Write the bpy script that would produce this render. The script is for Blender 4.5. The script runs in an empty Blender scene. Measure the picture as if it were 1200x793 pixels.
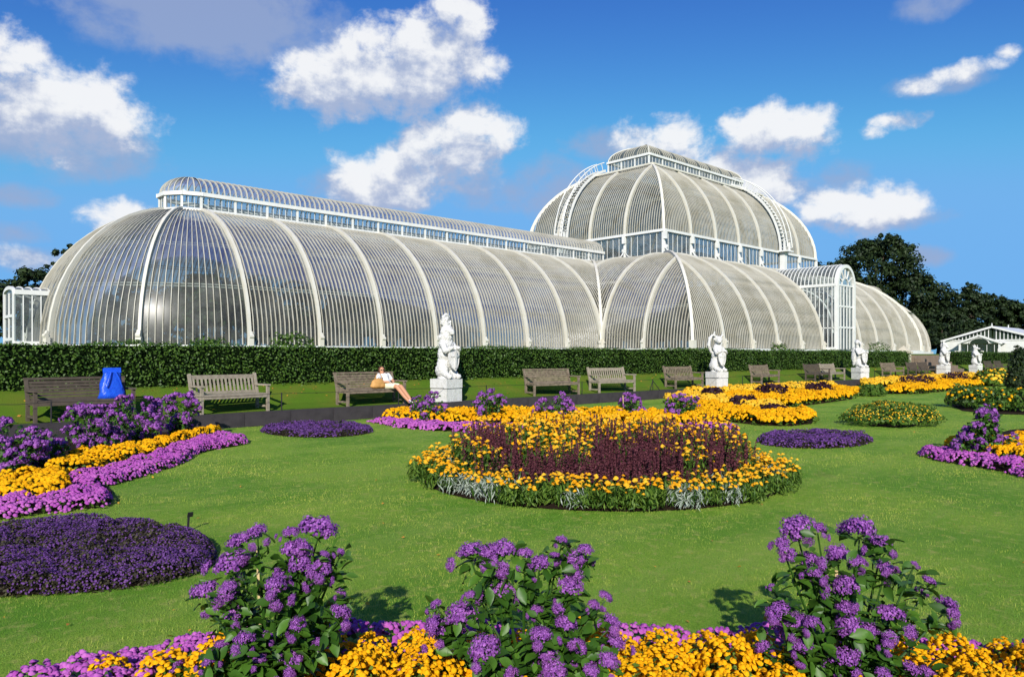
import bpy, bmesh, math, random
import numpy as np
from mathutils import Vector, Matrix

# ---------------------------------------------------------------- camera, sky, sun, exposure
CX, CY, EYE, YAW, FOC, HOR = -62.59, -42.462, 1.70, 0.755, 874.98, 416.2
SY, CYA = math.sin(YAW), math.cos(YAW)
scn = bpy.context.scene
col = scn.collection
cam_d = bpy.data.cameras.new('camera'); cam = bpy.data.objects.new('camera', cam_d); col.objects.link(cam)
cam.location = (CX, CY, EYE); cam.rotation_euler = (math.pi/2, 0, -YAW)
cam_d.sensor_width = 36.0; cam_d.lens = FOC/1200*36; cam_d.shift_y = (HOR-396.5)/1200
cam_d.clip_start = .1; cam_d.clip_end = 3000
scn.camera = cam
SUN_AZ, SUN_EL = math.radians(47.5+180), math.radians(27)     # azimuth clockwise from +Y
sun_d = bpy.data.lights.new('sun', 'SUN'); sun = bpy.data.objects.new('sun', sun_d); col.objects.link(sun)
sun_d.energy = 4.9; sun_d.angle = math.radians(.53); sun_d.color = (1, .95, .87)
sdir = Vector((math.sin(SUN_AZ)*math.cos(SUN_EL), math.cos(SUN_AZ)*math.cos(SUN_EL), math.sin(SUN_EL)))
sun.rotation_euler = (-sdir).to_track_quat('-Z', 'Y').to_euler(); sun.location = (-70, -60, 40)
scn.view_settings.view_transform = 'Standard'; scn.view_settings.look = 'None'
scn.view_settings.exposure = 0.2; scn.view_settings.gamma = 1
scn.cycles.use_denoising = True
scn.cycles.max_bounces = 6; scn.cycles.diffuse_bounces = 2; scn.cycles.glossy_bounces = 1
scn.cycles.transparent_max_bounces = 14; scn.cycles.transmission_bounces = 4
scn.cycles.sample_clamp_indirect = 4
scn.cycles.caustics_reflective = False; scn.cycles.caustics_refractive = False

world = bpy.data.worlds.new('World'); scn.world = world; world.use_nodes = True
class NT:
    """tiny helper to write node maths"""
    def __init__(s, tree): s.t = tree
    def n(s, typ, **kw):
        nd = s.t.nodes.new(typ)
        for k, v in kw.items(): setattr(nd, k, v)
        return nd
    def put(s, sock, v):
        if hasattr(v, 'is_output'): s.t.links.new(v, sock)
        else: sock.default_value = v
    def m(s, op, *a, clamp=False):
        nd = s.n('ShaderNodeMath', operation=op, use_clamp=clamp)
        for i, v in enumerate(a): s.put(nd.inputs[i], v)
        return nd.outputs[0]
    def ss(s, v, lo, hi):
        nd = s.n('ShaderNodeMapRange', interpolation_type='SMOOTHSTEP')
        s.put(nd.inputs[0], v); s.put(nd.inputs[1], lo); s.put(nd.inputs[2], hi)
        return nd.outputs[0]
    def mix(s, f, a, b, typ='RGBA', blend='MIX'):
        nd = s.n('ShaderNodeMix', data_type=typ, blend_type=blend)
        s.put(nd.inputs[0], f); s.put(nd.inputs[6], a); s.put(nd.inputs[7], b)
        return nd.outputs[2]
    def noise(s, vec, scale, detail=4, rough=.55, dim='3D', dist=0):
        nd = s.n('ShaderNodeTexNoise', noise_dimensions=dim)
        if vec is not None: s.put(nd.inputs['Vector'], vec)
        nd.inputs['Scale'].default_value = scale; nd.inputs['Detail'].default_value = detail
        nd.inputs['Roughness'].default_value = rough; nd.inputs['Distortion'].default_value = dist
        return nd.outputs['Fac']
    def ramp(s, f, stops):
        nd = s.n('ShaderNodeValToRGB'); r = nd.color_ramp
        while len(r.elements) < len(stops): r.elements.new(.5)
        for e, (p, c) in zip(r.elements, stops): e.position = p; e.color = (*c, 1)
        s.put(nd.inputs[0], f); return nd.outputs[0]

def azel(u, v):
    k = u-600
    return YAW+math.atan(k/FOC), math.atan((HOR-v)/math.hypot(FOC, k))
DEG = 180/math.pi
# clouds: centre, half width, half height in pixels of a 1200 px view, strength
CL = [(60, 128, 150, 60, 1.15), (5, 66, 70, 42, .9), (395, 96, 92, 46, 1.2), (470, 84, 120, 56, 1.3), (508, 54, 66, 44, 1.2), (540, 24, 44, 38, 1.15),
      (455, 210, 84, 42, 1.25), (545, 165, 66, 56, 1.15), (505, 190, 56, 44, 1.15), (142, 257, 56, 28, 1.1), (778, 164, 66, 30, .85), (905, 160, 84, 40, 1.05), (885, 208, 66, 40, 1.15),
      (838, 190, 58, 38, 1.0), (1010, 244, 88, 34, 1.3), (1082, 101, 40, 11, .72), (1118, 89, 42, 13, .82), (1152, 76, 36, 13, .82), (1178, 62, 20, 10, .7), (1022, 156, 26, 9, .65), (1054, 142, 38, 13, .74), (30, 300, 60, 17, .75)]
CLG = [(235, 14, 190, 66, 1.35), (60, 168, 150, 44, 1.0), (10, 228, 60, 18, .9), (25, 274, 60, 16, .9), (45, 304, 70, 20, .9), (620, 220, 95, 36, .9), (420, 216, 60, 26, .6),
       (992, 206, 42, 22, 1.0), (1082, 300, 38, 16, .9), (1098, 6, 60, 18, .8), (1105, 98, 70, 16, .8), (930, 225, 90, 22, .7), (1060, 258, 60, 14, .7), (720, 168, 60, 22, .8), (205, 268, 60, 18, .6)]
def to_sky(lst):
    out = []
    for u, v, w, h, st in lst:
        a, e = azel(u, v); c = math.cos(a-YAW); out.append((a*DEG, e*DEG, w/FOC*c*c*DEG, h/FOC*c*DEG, st))
    return out
blobs, gblobs = to_sky(CL), to_sky(CLG)
rb = random.Random(4)
for i in range(14):                                           # the same sort of clouds round the rest of the sky
    q = (YAW*DEG+54+i*18.5+rb.uniform(-4, 4), rb.uniform(6, 46), rb.uniform(6, 12), rb.uniform(2.5, 5), rb.uniform(.8, 1.25))
    (gblobs if i % 4 == 3 else blobs).append(q)
def cloud_group(name, lst, scale, detail, ka, kn, off):
    grp = bpy.data.node_groups.new(name, 'ShaderNodeTree')
    grp.interface.new_socket('az', in_out='INPUT', socket_type='NodeSocketFloat')
    grp.interface.new_socket('el', in_out='INPUT', socket_type='NodeSocketFloat')
    grp.interface.new_socket('dens', in_out='OUTPUT', socket_type='NodeSocketFloat')
    g = NT(grp); gi = g.n('NodeGroupInput'); go = g.n('NodeGroupOutput')
    A, E = gi.outputs[0], gi.outputs[1]; acc = None
    for a0, e0, sx, sy, st in lst:
        d = g.m('WRAP', g.m('SUBTRACT', A, a0), 180.0, -180.0)
        dx = g.m('DIVIDE', d, sx); dy = g.m('DIVIDE', g.m('SUBTRACT', E, e0), sy)
        mm = g.m('MULTIPLY_ADD', g.m('MULTIPLY_ADD', dx, dx, g.m('MULTIPLY', dy, dy)), -st, st)
        acc = mm if acc is None else g.m('MAXIMUM', acc, mm)
    cv = g.n('ShaderNodeCombineXYZ'); g.put(cv.inputs[0], g.m('ADD', A, off)); g.put(cv.inputs[1], g.m('MULTIPLY', E, 1.3))
    nz = g.noise(cv.outputs[0], scale, detail, .60, '2D', .10)
    grp.links.new(g.m('ADD', g.m('MULTIPLY', acc, ka), g.m('MULTIPLY', g.m('SUBTRACT', nz, .5), kn)), go.inputs[0])
    return grp
grp_w = cloud_group('cloud_density', blobs, .30, 7, .62, 1.75, 0); grp_g = cloud_group('veil_density', gblobs, .22, 5, .62, 1.5, 40)
w = NT(world.node_tree); world.node_tree.nodes.clear()
tc = w.n('ShaderNodeTexCoord'); sp = w.n('ShaderNodeSeparateXYZ'); w.put(sp.inputs[0], tc.outputs['Generated'])
az = w.m('MULTIPLY', w.m('ARCTAN2', sp.outputs[0], sp.outputs[1]), DEG)
el = w.m('MULTIPLY', w.m('ARCSINE', sp.outputs[2]), DEG)
def dens(gr, a, e):
    nd = w.n('ShaderNodeGroup'); nd.node_tree = gr; w.put(nd.inputs[0], a); w.put(nd.inputs[1], e); return nd.outputs[0]
low = w.ss(el, .5, 4)
d0 = dens(grp_w, az, el); d1 = dens(grp_w, w.m('ADD', az, .5), w.m('ADD', el, 1.9)); dg_ = dens(grp_g, az, el)
cover = w.m('MULTIPLY', w.ss(d0, -.04, .56), low)
lit = w.ss(w.m('SUBTRACT', d0, d1), -.28, .52)
lit2 = w.m('MULTIPLY', lit, w.m('MULTIPLY_ADD', w.ss(d0, .05, .5), .4, .6), clamp=True)
ccol = w.mix(lit2, (.40, .48, .68, 1), (.93, .94, .96, 1))
veil = w.m('MULTIPLY', w.m('MULTIPLY', w.ss(dg_, -.05, .7), low), .78)
sky = w.n('ShaderNodeTexSky', sky_type='NISHITA', sun_disc=False, sun_elevation=SUN_EL, sun_rotation=SUN_AZ,
          air_density=1.0, dust_density=.3, ozone_density=2.4, altitude=50)
SKY_K = .10
sc_ = w.n('ShaderNodeSeparateColor'); w.put(sc_.inputs[0], sky.outputs[0]); cc_ = w.n('ShaderNodeCombineColor')
for i, (k_, g_, cap) in enumerate(((.235, 1.75, 1.5), (.32, 1.85, 3.9), (1.42, .9, 7.5))):             # the slide film's deep polarised blue
    w.put(cc_.inputs[i], w.m('SMOOTH_MIN', w.m('MULTIPLY', w.m('POWER', sc_.outputs[i], g_), k_), cap, cap*.35))
skyc = cc_.outputs[0]
bg1 = w.n('ShaderNodeBackground'); w.put(bg1.inputs[0], skyc); bg1.inputs[1].default_value = SKY_K
bg2 = w.n('ShaderNodeBackground'); w.put(bg2.inputs[0], ccol); bg2.inputs[1].default_value = .86
bg3 = w.n('ShaderNodeBackground'); bg3.inputs[0].default_value = (.36, .45, .68, 1); bg3.inputs[1].default_value = .80
mv = w.n('ShaderNodeMixShader'); w.put(mv.inputs[0], veil); w.put(mv.inputs[1], bg1.outputs[0]); w.put(mv.inputs[2], bg3.outputs[0])
mx = w.n('ShaderNodeMixShader'); w.put(mx.inputs[0], w.m('MULTIPLY', cover, .96)); w.put(mx.inputs[1], mv.outputs[0]); w.put(mx.inputs[2], bg2.outputs[0])
wo = w.n('ShaderNodeOutputWorld'); w.put(wo.inputs[0], mx.outputs[0])
world.cycles.sampling_method = 'MANUAL'; world.cycles.sample_map_resolution = 512

# ---------------------------------------------------------------- helpers
def at(u, v, z=0.0):
    """ground position (height z) seen at pixel u, v of the 1200 px photograph"""
    fw = FOC*(EYE-z)/(v-HOR); r = (u-600)/FOC*fw
    return Vector((CX+r*CYA+fw*SY, CY-r*SY+fw*CYA, z))
def atd(u, v, fw):
    """position at depth fw along the pixel's ray"""
    r = (u-600)/FOC*fw
    return Vector((CX+r*CYA+fw*SY, CY-r*SY+fw*CYA, EYE-(v-HOR)/FOC*fw))
def x_at(u, Y):
    k = (u-600)/FOC; fw = (Y-CY)/(CYA-k*SY)
    return CX+k*fw*CYA+fw*SY
RIGHT = Vector((CYA, -SY, 0)); FWD = Vector((SY, CYA, 0)); UP = Vector((0, 0, 1))

def tag(o, label=None, cat=None, group=None, kind=None):
    if label: o['label'] = label
    if cat: o['category'] = cat
    if group: o['group'] = group
    if kind: o['kind'] = kind
    return o
def empty(name, loc=(0, 0, 0), rz=0, parent=None):
    o = bpy.data.objects.new(name, None); col.objects.link(o); o.location = loc; o.rotation_euler[2] = rz
    o.empty_display_size = .1
    if parent: o.parent = parent
    return o
def link(name, me, parent=None, loc=None, rot=None, scale=None):
    o = bpy.data.objects.new(name, me); col.objects.link(o)
    if parent: o.parent = parent
    if loc is not None: o.location = loc
    if rot is not None: o.rotation_euler = rot
    if scale is not None: o.scale = scale if hasattr(scale, '__len__') else (scale,)*3
    return o
def copy_tree(o, parent=None):
    c = o.copy(); col.objects.link(c); c.parent = parent
    for ch in o.children: copy_tree(ch, c)
    return c

class MB:
    def __init__(s): s.v = []; s.f = []
    def add(s, vs, fs):
        k = len(s.v); s.v.extend(tuple(p) for p in vs); s.f.extend(tuple(i+k for i in f) for f in fs); return s
    def box(s, c, size, M=None):
        hx, hy, hz = size[0]/2, size[1]/2, size[2]/2
        vs = [Vector((x, y, z)) for z in (-hz, hz) for y in (-hy, hy) for x in (-hx, hx)]
        if M is not None: vs = [M @ p for p in vs]
        vs = [p+Vector(c) for p in vs]
        return s.add(vs, [(0, 2, 3, 1), (4, 5, 7, 6), (0, 1, 5, 4), (2, 6, 7, 3), (0, 4, 6, 2), (1, 3, 7, 5)])
    def bar(s, a, b, w, d, side=None):
        """box from a to b, w wide along side, d deep"""
        a, b = Vector(a), Vector(b); t = (b-a).normalized()
        side = Vector(side) if side is not None else (t.cross(UP) if abs(t.z) < .95 else Vector((1, 0, 0)))
        side = (side - t*side.dot(t)).normalized(); n = t.cross(side)
        return s.sweep([a, b], [n, n], [side, side], w, d)
    def sweep(s, pts, nor, side, w, d, off=0):
        k = len(s.v); n = len(pts)
        for p, nn, sd in zip(pts, nor, side):
            for sx, sz in ((-1, -1), (1, -1), (1, 1), (-1, 1)):
                s.v.append(tuple(p+sd*(sx*w/2)+nn*(off+sz*d/2)))
        for i in range(n-1):
            a = k+i*4; b = a+4
            for j in range(4): s.f.append((a+j, a+(j+1) % 4, b+(j+1) % 4, b+j))
        s.f.append((k, k+3, k+2, k+1)); e = k+(n-1)*4; s.f.append((e, e+1, e+2, e+3))
        return s
    def tube(s, pts, rad, n=6, cap=True):
        pts = [Vector(p) for p in pts]; k = len(s.v)
        rad = rad if hasattr(rad, '__len__') else [rad]*len(pts)
        ref = Vector((.31, .77, .55))
        for i, p in enumerate(pts):
            t = (pts[min(i+1, len(pts)-1)]-pts[max(i-1, 0)]).normalized()
            x = t.cross(ref).normalized(); y = t.cross(x)
            for j in range(n):
                a = 2*math.pi*j/n; s.v.append(tuple(p+(x*math.cos(a)+y*math.sin(a))*rad[i]))
        for i in range(len(pts)-1):
            for j in range(n):
                a = k+i*n+j; b = k+i*n+(j+1) % n; s.f.append((a, b, b+n, a+n))
        if cap:
            s.f.append(tuple(k+j for j in reversed(range(n)))); e = k+(len(pts)-1)*n; s.f.append(tuple(e+j for j in range(n)))
        return s
    def quad(s, a, b, c, d): return s.add([a, b, c, d], [(0, 1, 2, 3)])
    def mesh(s, name, mat, smooth=False):
        me = bpy.data.meshes.new(name); me.from_pydata(s.v, [], s.f); me.materials.append(mat)
        if smooth: me.polygons.foreach_set('use_smooth', [True]*len(me.polygons))
        me.update(); return me
    def build(s, name, mat, parent=None, smooth=False, **kw): return link(name, s.mesh(name, mat, smooth), parent, **kw)

def np_mesh(name, V, F, mat, var=None, smooth=False):
    V = np.asarray(V, np.float32); F = np.asarray(F, np.int32)
    me = bpy.data.meshes.new(name); k = F.shape[1]
    me.vertices.add(len(V)); me.vertices.foreach_set('co', V.ravel())
    me.loops.add(F.size); me.loops.foreach_set('vertex_index', F.ravel())
    me.polygons.add(len(F)); me.polygons.foreach_set('loop_start', np.arange(0, F.size, k, dtype=np.int32))
    me.polygons.foreach_set('loop_total', np.full(len(F), k, np.int32))
    if smooth: me.polygons.foreach_set('use_smooth', np.ones(len(F), bool))
    me.materials.append(mat); me.update(calc_edges=True)
    if var is not None:
        a = me.attributes.new('var', 'FLOAT', 'POINT'); a.data.foreach_set('value', np.asarray(var, np.float32))
    return me
rng = np.random.default_rng(11)
def frames(nrm, spin=None):
    n = nrm/np.linalg.norm(nrm, axis=1, keepdims=True)
    ref = np.where(np.abs(n[:, 2:3]) < .9, [[0, 0, 1.]], [[1., 0, 0]])
    x = np.cross(ref, n); x /= np.linalg.norm(x, axis=1, keepdims=True); y = np.cross(n, x)
    if spin is None: spin = rng.uniform(0, 2*np.pi, len(n))
    c, s = np.cos(spin)[:, None], np.sin(spin)[:, None]
    return np.stack([x*c+y*s, -x*s+y*c, n], axis=2)           # columns = axes
def scatter(tv, tf, pos, fr, sc):
    tv = np.asarray(tv, float); tf = np.asarray(tf); N, k = len(pos), len(tv)
    sc = np.broadcast_to(np.asarray(sc, float), (N,)) if np.ndim(sc) < 2 else sc
    tvs = tv[None]*(sc[:, None, None] if np.ndim(sc) == 1 else sc[:, None, :])
    V = np.einsum('nij,nkj->nki', fr, tvs)+pos[:, None, :]
    F = (tf[None]+(np.arange(N)*k)[:, None, None]).reshape(-1, tf.shape[1])
    return V.reshape(-1, 3), F
def rand_dirs(n, zmin=-1.0):
    z = rng.uniform(zmin, 1, n); a = rng.uniform(0, 2*np.pi, n); r = np.sqrt(1-z*z)
    return np.stack([r*np.cos(a), r*np.sin(a), z], 1)
LEAF_V = [(0, -.5, 0), (.3, -.1, .10), (0, .5, -.04), (-.3, -.1, .10)]; LEAF_F = [(0, 1, 2, 3)]
def join_np(parts):
    V, F, W, k = [], [], [], 0
    for v, f, wv in parts: V.append(v); F.append(np.asarray(f)+k); W.append(wv); k += len(v)
    return np.concatenate(V), np.concatenate(F), np.concatenate(W)

# ---------------------------------------------------------------- materials
MAT = {}
def mat(name, c1, c2=None, rough=.6, spec=.3, noise=0, nscale=5, bump=0, bscale=40, transl=0, c3=None, coat=0, metal=0):
    """c1..c2 mixed by the per-piece 'var' attribute when c2 is given; noise = share of mottling towards c3"""
    m = bpy.data.materials.new(name); m.use_nodes = True; t = NT(m.node_tree); m.node_tree.nodes.clear()
    out = t.n('ShaderNodeOutputMaterial'); p = t.n('ShaderNodeBsdfPrincipled')
    c = (*c1, 1)
    if c2:
        at_ = t.n('ShaderNodeAttribute', attribute_name='var'); c = t.mix(at_.outputs['Fac'], (*c1, 1), (*c2, 1))
    tcn = t.n('ShaderNodeTexCoord')
    if noise:
        f = t.noise(tcn.outputs['Object'], nscale, 5, .6)
        c = t.mix(t.m('MULTIPLY', t.ss(f, .38, .68), noise), c, (*(c3 or [x*.55 for x in c1]), 1))
    t.put(p.inputs['Base Color'], c); p.inputs['Roughness'].default_value = rough
    p.inputs['Specular IOR Level'].default_value = spec; p.inputs['Metallic'].default_value = metal
    if bump:
        bn = t.n('ShaderNodeBump'); bn.inputs['Strength'].default_value = bump; bn.inputs['Distance'].default_value = .02
        t.put(bn.inputs['Height'], t.noise(tcn.outputs['Object'], bscale, 4, .6)); t.put(p.inputs['Normal'], bn.outputs[0])
    sh = p.outputs[0]
    if transl:
        tr = t.n('ShaderNodeBsdfTranslucent'); t.put(tr.inputs[0], c)
        ms = t.n('ShaderNodeMixShader'); ms.inputs[0].default_value = transl; t.put(ms.inputs[1], sh); t.put(ms.inputs[2], tr.outputs[0]); sh = ms.outputs[0]
    t.put(out.inputs[0], sh); MAT[name] = m; return m
mat('white_paint', (.64, .62, .54), rough=.5, noise=.55, nscale=1.6, c3=(.60, .55, .43))
mat('bar_paint', (.51, .485, .405), rough=.6, noise=.65, nscale=.6, c3=(.36, .33, .24))
mat('white_clean', (.75, .75, .71), rough=.5, noise=.2, nscale=2)
mat('stone_white', (.66, .65, .62), rough=.85, noise=.6, nscale=9, c3=(.50, .49, .44), bump=.8, bscale=26)
mat('kerb', (.050, .043, .046), rough=.9, noise=.7, nscale=3, c3=(.026, .022, .025), bump=.6, bscale=60)
mat('soil', (.030, .018, .011), rough=1, spec=.1, noise=.6, nscale=20, bump=1, bscale=60)
mat('wood_old', (.235, .185, .13), rough=.85, noise=.8, nscale=9, c3=(.10, .078, .055), bump=.4, bscale=50)
mat('wood_pale', (.33, .285, .215), rough=.85, noise=.7, nscale=8, c3=(.20, .165, .12), bump=.4, bscale=50)
mat('wood_dark', (.10, .078, .058), rough=.85, noise=.6, nscale=9)
mat('iron_dark', (.018, .017, .018), rough=.6)
mat('bark', (.07, .05, .035), rough=.95, noise=.6, nscale=4)
mat('leaf_tree', (.012, .026, .008), (.034, .058, .013), rough=.6, transl=.15)
mat('leaf_inner', (.022, .055, .016), (.07, .13, .035), rough=.5, transl=.25)
mat('leaf_hedge', (.028, .072, .008), (.10, .18, .020), rough=.5, spec=.3, transl=.12)
mat('leaf_helio', (.030, .088, .009), (.09, .205, .020), rough=.45, spec=.4, transl=.25, noise=.3, nscale=30, c3=(.03, .09, .012))
mat('leaf_bed', (.05, .12, .014), (.15, .24, .03), rough=.55, transl=.3)
mat('leaf_silver', (.17, .22, .15), (.42, .46, .39), rough=.6, transl=.15)
mat('leaf_maroon', (.022, .007, .012), (.06, .018, .028), rough=.6, transl=.2)
mat('helio_fl', (.11, .014, .19), (.47, .17, .56), rough=.7, spec=.15, transl=.25)
mat('marigold', (.90, .38, .003), (.98, .56, .010), rough=.75, spec=.1, transl=.3)
mat('marigold_soft', (.90, .38, .005), (.98, .60, .045), rough=.75, spec=.1, transl=.3)
mat('marigold_lemon', (.95, .48, .01), (.98, .68, .07), rough=.75, spec=.1, transl=.3)
mat('ageratum', (.33, .045, .34), (.58, .17, .53), rough=.8, spec=.1, transl=.2)
mat('lobelia', (.075, .026, .145), (.20, .085, .29), rough=.7, spec=.1, transl=.2)
mat('lobelia_leaf', (.030, .022, .020), (.065, .060, .022), rough=.7, transl=.1)
mat('salvia', (.048, .013, .018), (.17, .052, .068), rough=.75, spec=.15, transl=.2)
mat('cane', (.62, .47, .23), rough=.6)
mat('grass_blade', (.125, .29, .024), (.60, .63, .11), rough=.55, spec=.25, transl=.35)
mat('fallen', (.55, .30, .03), (.42, .16, .03), rough=.8)
def glass_mat(name, tint, dirt, dcol, refl=.62, ior=1.5):
    m = bpy.data.materials.new(name); m.use_nodes = True; t = NT(m.node_tree); m.node_tree.nodes.clear()
    out = t.n('ShaderNodeOutputMaterial')
    tr = t.n('ShaderNodeBsdfTransparent'); tr.inputs[0].default_value = (*tint, 1)
    gl = t.n('ShaderNodeBsdfGlossy'); gl.inputs['Roughness'].default_value = .30; gl.inputs[0].default_value = (1, 1, 1, 1)
    fr = t.n('ShaderNodeFresnel'); fr.inputs[0].default_value = ior
    m1 = t.n('ShaderNodeMixShader'); t.put(m1.inputs[0], t.m('MULTIPLY', fr.outputs[0], refl, clamp=True)); t.put(m1.inputs[1], tr.outputs[0]); t.put(m1.inputs[2], gl.outputs[0])
    df = t.n('ShaderNodeBsdfDiffuse'); df.inputs[0].default_value = (*dcol, 1)
    tcn = t.n('ShaderNodeTexCoord'); f = t.noise(tcn.outputs['Object'], .9, 5, .65)
    m2 = t.n('ShaderNodeMixShader'); t.put(m2.inputs[0], t.m('MULTIPLY_ADD', t.ss(f, .3, .75), dirt, dirt*.35)); t.put(m2.inputs[1], m1.outputs[0]); t.put(m2.inputs[2], df.outputs[0])
    t.put(out.inputs[0], m2.outputs[0]); MAT[name] = m
glass_mat('glass', (.57, .62, .59), .17, (.42, .43, .39), .48)
glass_mat('glass_clear', (.82, .87, .87), .16, (.58, .60, .60), .6)
glass_mat('glass_window', (.55, .62, .66), .10, (.45, .5, .5))
# ---------------------------------------------------------------- the glasshouse
B = 3.81; ZB = 2.21; R1 = 7.45; R2 = 7.405; ZC = 9.4
HW = 1.55; DW = 2*B-HW                                            # wing lantern half width, inset of the wing roof
XA = 12.38*B                                                      # apse centre
palm = empty('glasshouse', (0, 0, ZB-.4))
tag(palm, 'long curved white iron and glass palm house with high central dome behind the hedge', 'glasshouse')
OFF = Vector((0, 0, -(ZB-.4)))
BP = MAT['bar_paint']; WP, WC, GL = MAT['white_paint'], MAT['white_clean'], MAT['glass']
def V2(x, y): return Vector((x, y, 0))
def z1(d): return math.sqrt(max(0, R1*R1-(R1-d)**2))
def make_side(O, a, n, R=R1, z0=0.0):
    O, a, n = Vector(O), Vector(a), Vector(n)
    def f(s, th):
        d = R*(1-math.cos(th)); z = R*math.sin(th)
        nr = -n*math.cos(th)+UP*math.sin(th)
        return O+a*s+n*d+Vector((0, 0, ZB+z0+z))+OFF, nr, a
    f.R = R
    return f
def make_apse(sgn):
    C = V2(sgn*XA, 0)
    def f(s, th):                                                  # s = angle from the front (-Y) towards the end
        d = R1*(1-math.cos(th)); z = R1*math.sin(th)
        o = Vector((sgn*math.sin(s), -math.cos(s), 0)); sd = Vector((sgn*math.cos(s), math.sin(s), 0))
        return C+o*(2*B-d)+Vector((0, 0, ZB+z))+OFF, o*math.cos(th)+UP*math.sin(th), sd
    f.R = R1
    return f
def th_of(d, R): return math.acos(max(-1, min(1, 1-d/R)))
def strip(f, s, d0, d1, w, dep, mb, off=0, n=11):
    t0, t1 = th_of(max(0, d0), f.R), th_of(d1, f.R)
    if t1-t0 < .03: return
    P = [f(s, t0+(t1-t0)*i/(n-1)) for i in range(n)]
    mb.sweep([p[0] for p in P], [p[1] for p in P], [p[2] for p in P], w, dep, off)
def rib(f, s, d0, d1, foot=True, w=.14):
    mb = MB(); strip(f, s, d0, d1, w, .22, mb, off=.02, n=15)
    if foot and d0 <= .01:                                         # scrolled iron shoe at the springing
        p, n, a = f(s, 0); o = Vector((n.x, n.y, 0)).normalized()
        mb.bar(p+o*.16-UP*.1, p+o*.16+UP*.34, .24, .2, a); mb.bar(p+o*.22+UP*.34, p+o*.12+UP*.62, .16, .13, a)
        mb.tube([p+o*.22+UP*.40-a*.1, p+o*.22+UP*.40+a*.1], .11, 8)
    mb.build('iron_rib', WP, palm)
def bay(f, s0, s1, lo, hi, nb=15, bw=.040, bd=.055, skip=False, cols=4):
    """a glazed bay: curved glass with its glazing bars as a sub-part"""
    mb = MB(); rows = 12; k = 0
    for i in range(cols+1):
        s = s0+(s1-s0)*i/cols; t0, t1 = th_of(max(0, lo(s)), f.R), th_of(hi(s), f.R)
        for j in range(rows+1):
            p, n, a = f(s, t0+(t1-t0)*j/rows); mb.v.append(tuple(p-n*.03))
    for i in range(cols):
        for j in range(rows):
            q = i*(rows+1)+j; mb.f.append((q, q+rows+1, q+rows+2, q+1))
    gp = mb.build('glass_panel', GL, palm, smooth=True)
    mb = MB()
    for i in range(1, nb+1):
        s = s0+(s1-s0)*i/(nb+1); h = hi(s)
        if skip and i % 2: h = min(h, 4.6)
        strip(f, s, lo(s), h, bw, bd, mb, n=10)
    if mb.f: mb.build('glazing_bars', BP, gp)
zero = lambda s: 0.0
def const(v): return lambda s: v
sides = []
for sg in (-1, 1):                                                 # front (-Y) and back
    n = (0, -sg, 0); n = (0, 1, 0) if sg < 0 else (0, -1, 0)
    # wings
    for sx in (-1, 1):
        f = make_side(V2(sx*5.5*B, sg*2*B), (sx, 0, 0), n)         # s runs outwards from the transept
        sides.append((f, sx, sg))
        L = XA-5.5*B
        for i in range(7):
            bay(f, L*i/7, L*(i+1)/7, zero, const(DW))
            rib(f, L*(i+1)/7, 0, DW)
        bay(f, -DW, 0, lambda s: -s, const(DW), nb=23)
        rib(f, 0, 0, DW)
        for k in (1,): rib(f, -k*B, k*B, DW, False)
    # long sides of the transept
    f = make_side(V2(0, sg*4*B), (1, 0, 0), n); sides.append((f, 0, sg))
    D1 = R1*.999
    for i in range(11):
        s0, s1 = (-5.5+i)*B, (-4.5+i)*B
        hi = (lambda s: max(0.02, min(D1, s+5.5*B, 5.5*B-s)))
        bay(f, s0, s1, (lambda s: 4.9) if i == 5 else zero, hi, cols=4)
    for i in range(1, 11):
        s = (-5.5+i)*B; rib(f, s, 0, min(D1, s+5.5*B, 5.5*B-s))
for sx in (-1, 1):                                                  # short sides of the transept, cut by the wing
    for sg in (-1, 1):
        f = make_side(V2(sx*5.5*B, sg*4*B), (0, -sg, 0), (-sx, 0, 0))   # s from the corner towards the wing
        D1 = R1*.999
        for i in range(2): bay(f, i*B, (i+1)*B, zero, lambda s: max(.02, min(D1, s)))
        bay(f, 2*B, 3*B, lambda s: s-2*B, const(D1)); bay(f, 3*B, 4*B, lambda s: min(s-2*B, 7.3), const(D1))
        rib(f, B, 0, B); rib(f, 2*B-.1, 0, D1); rib(f, 3*B, B, D1, False)
        # hip and valley ribs
        for (ox, oy, ax, ay, foot) in ((5.5, 4, -1, -1, True), (5.5, 2, -1, 1, False)):
            mb = MB(); P = []; 
            for j in range(17):
                th = math.pi/2*j/16*(.98 if foot else .89); d = R1*(1-math.cos(th))
                dd = Vector((-sx, -sg if foot else -sg, 0))
                base = V2(sx*ox*B, sg*oy*B)
                p = base+dd*d+Vector((0, 0, ZB+R1*math.sin(th)))+OFF
                nn = (-dd.normalized()*math.cos(th)+UP*math.sin(th)); P.append((p, nn))
            sd = Vector((-sx, sg, 0)).normalized()
            mb.sweep([p for p, _ in P], [q for _, q in P], [sd]*len(P), .2, .28, .03)
            if foot: mb.box(P[0][0]+Vector((sx, sg, 0))*.12+UP*.2, (.36, .36, .55))
            mb.build('hip_rib' if foot else 'valley_rib', WP, palm)
for sx in (-1, 1):                                                  # apses
    f = make_apse(sx)
    for i in range(5):
        a0, a1 = math.radians(36*i), math.radians(36*(i+1))
        bay(f, a0, a1, zero, const(DW), nb=14, skip=True, cols=8, bw=.034)
        if i: rib(f, a0, 0, DW)
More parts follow.
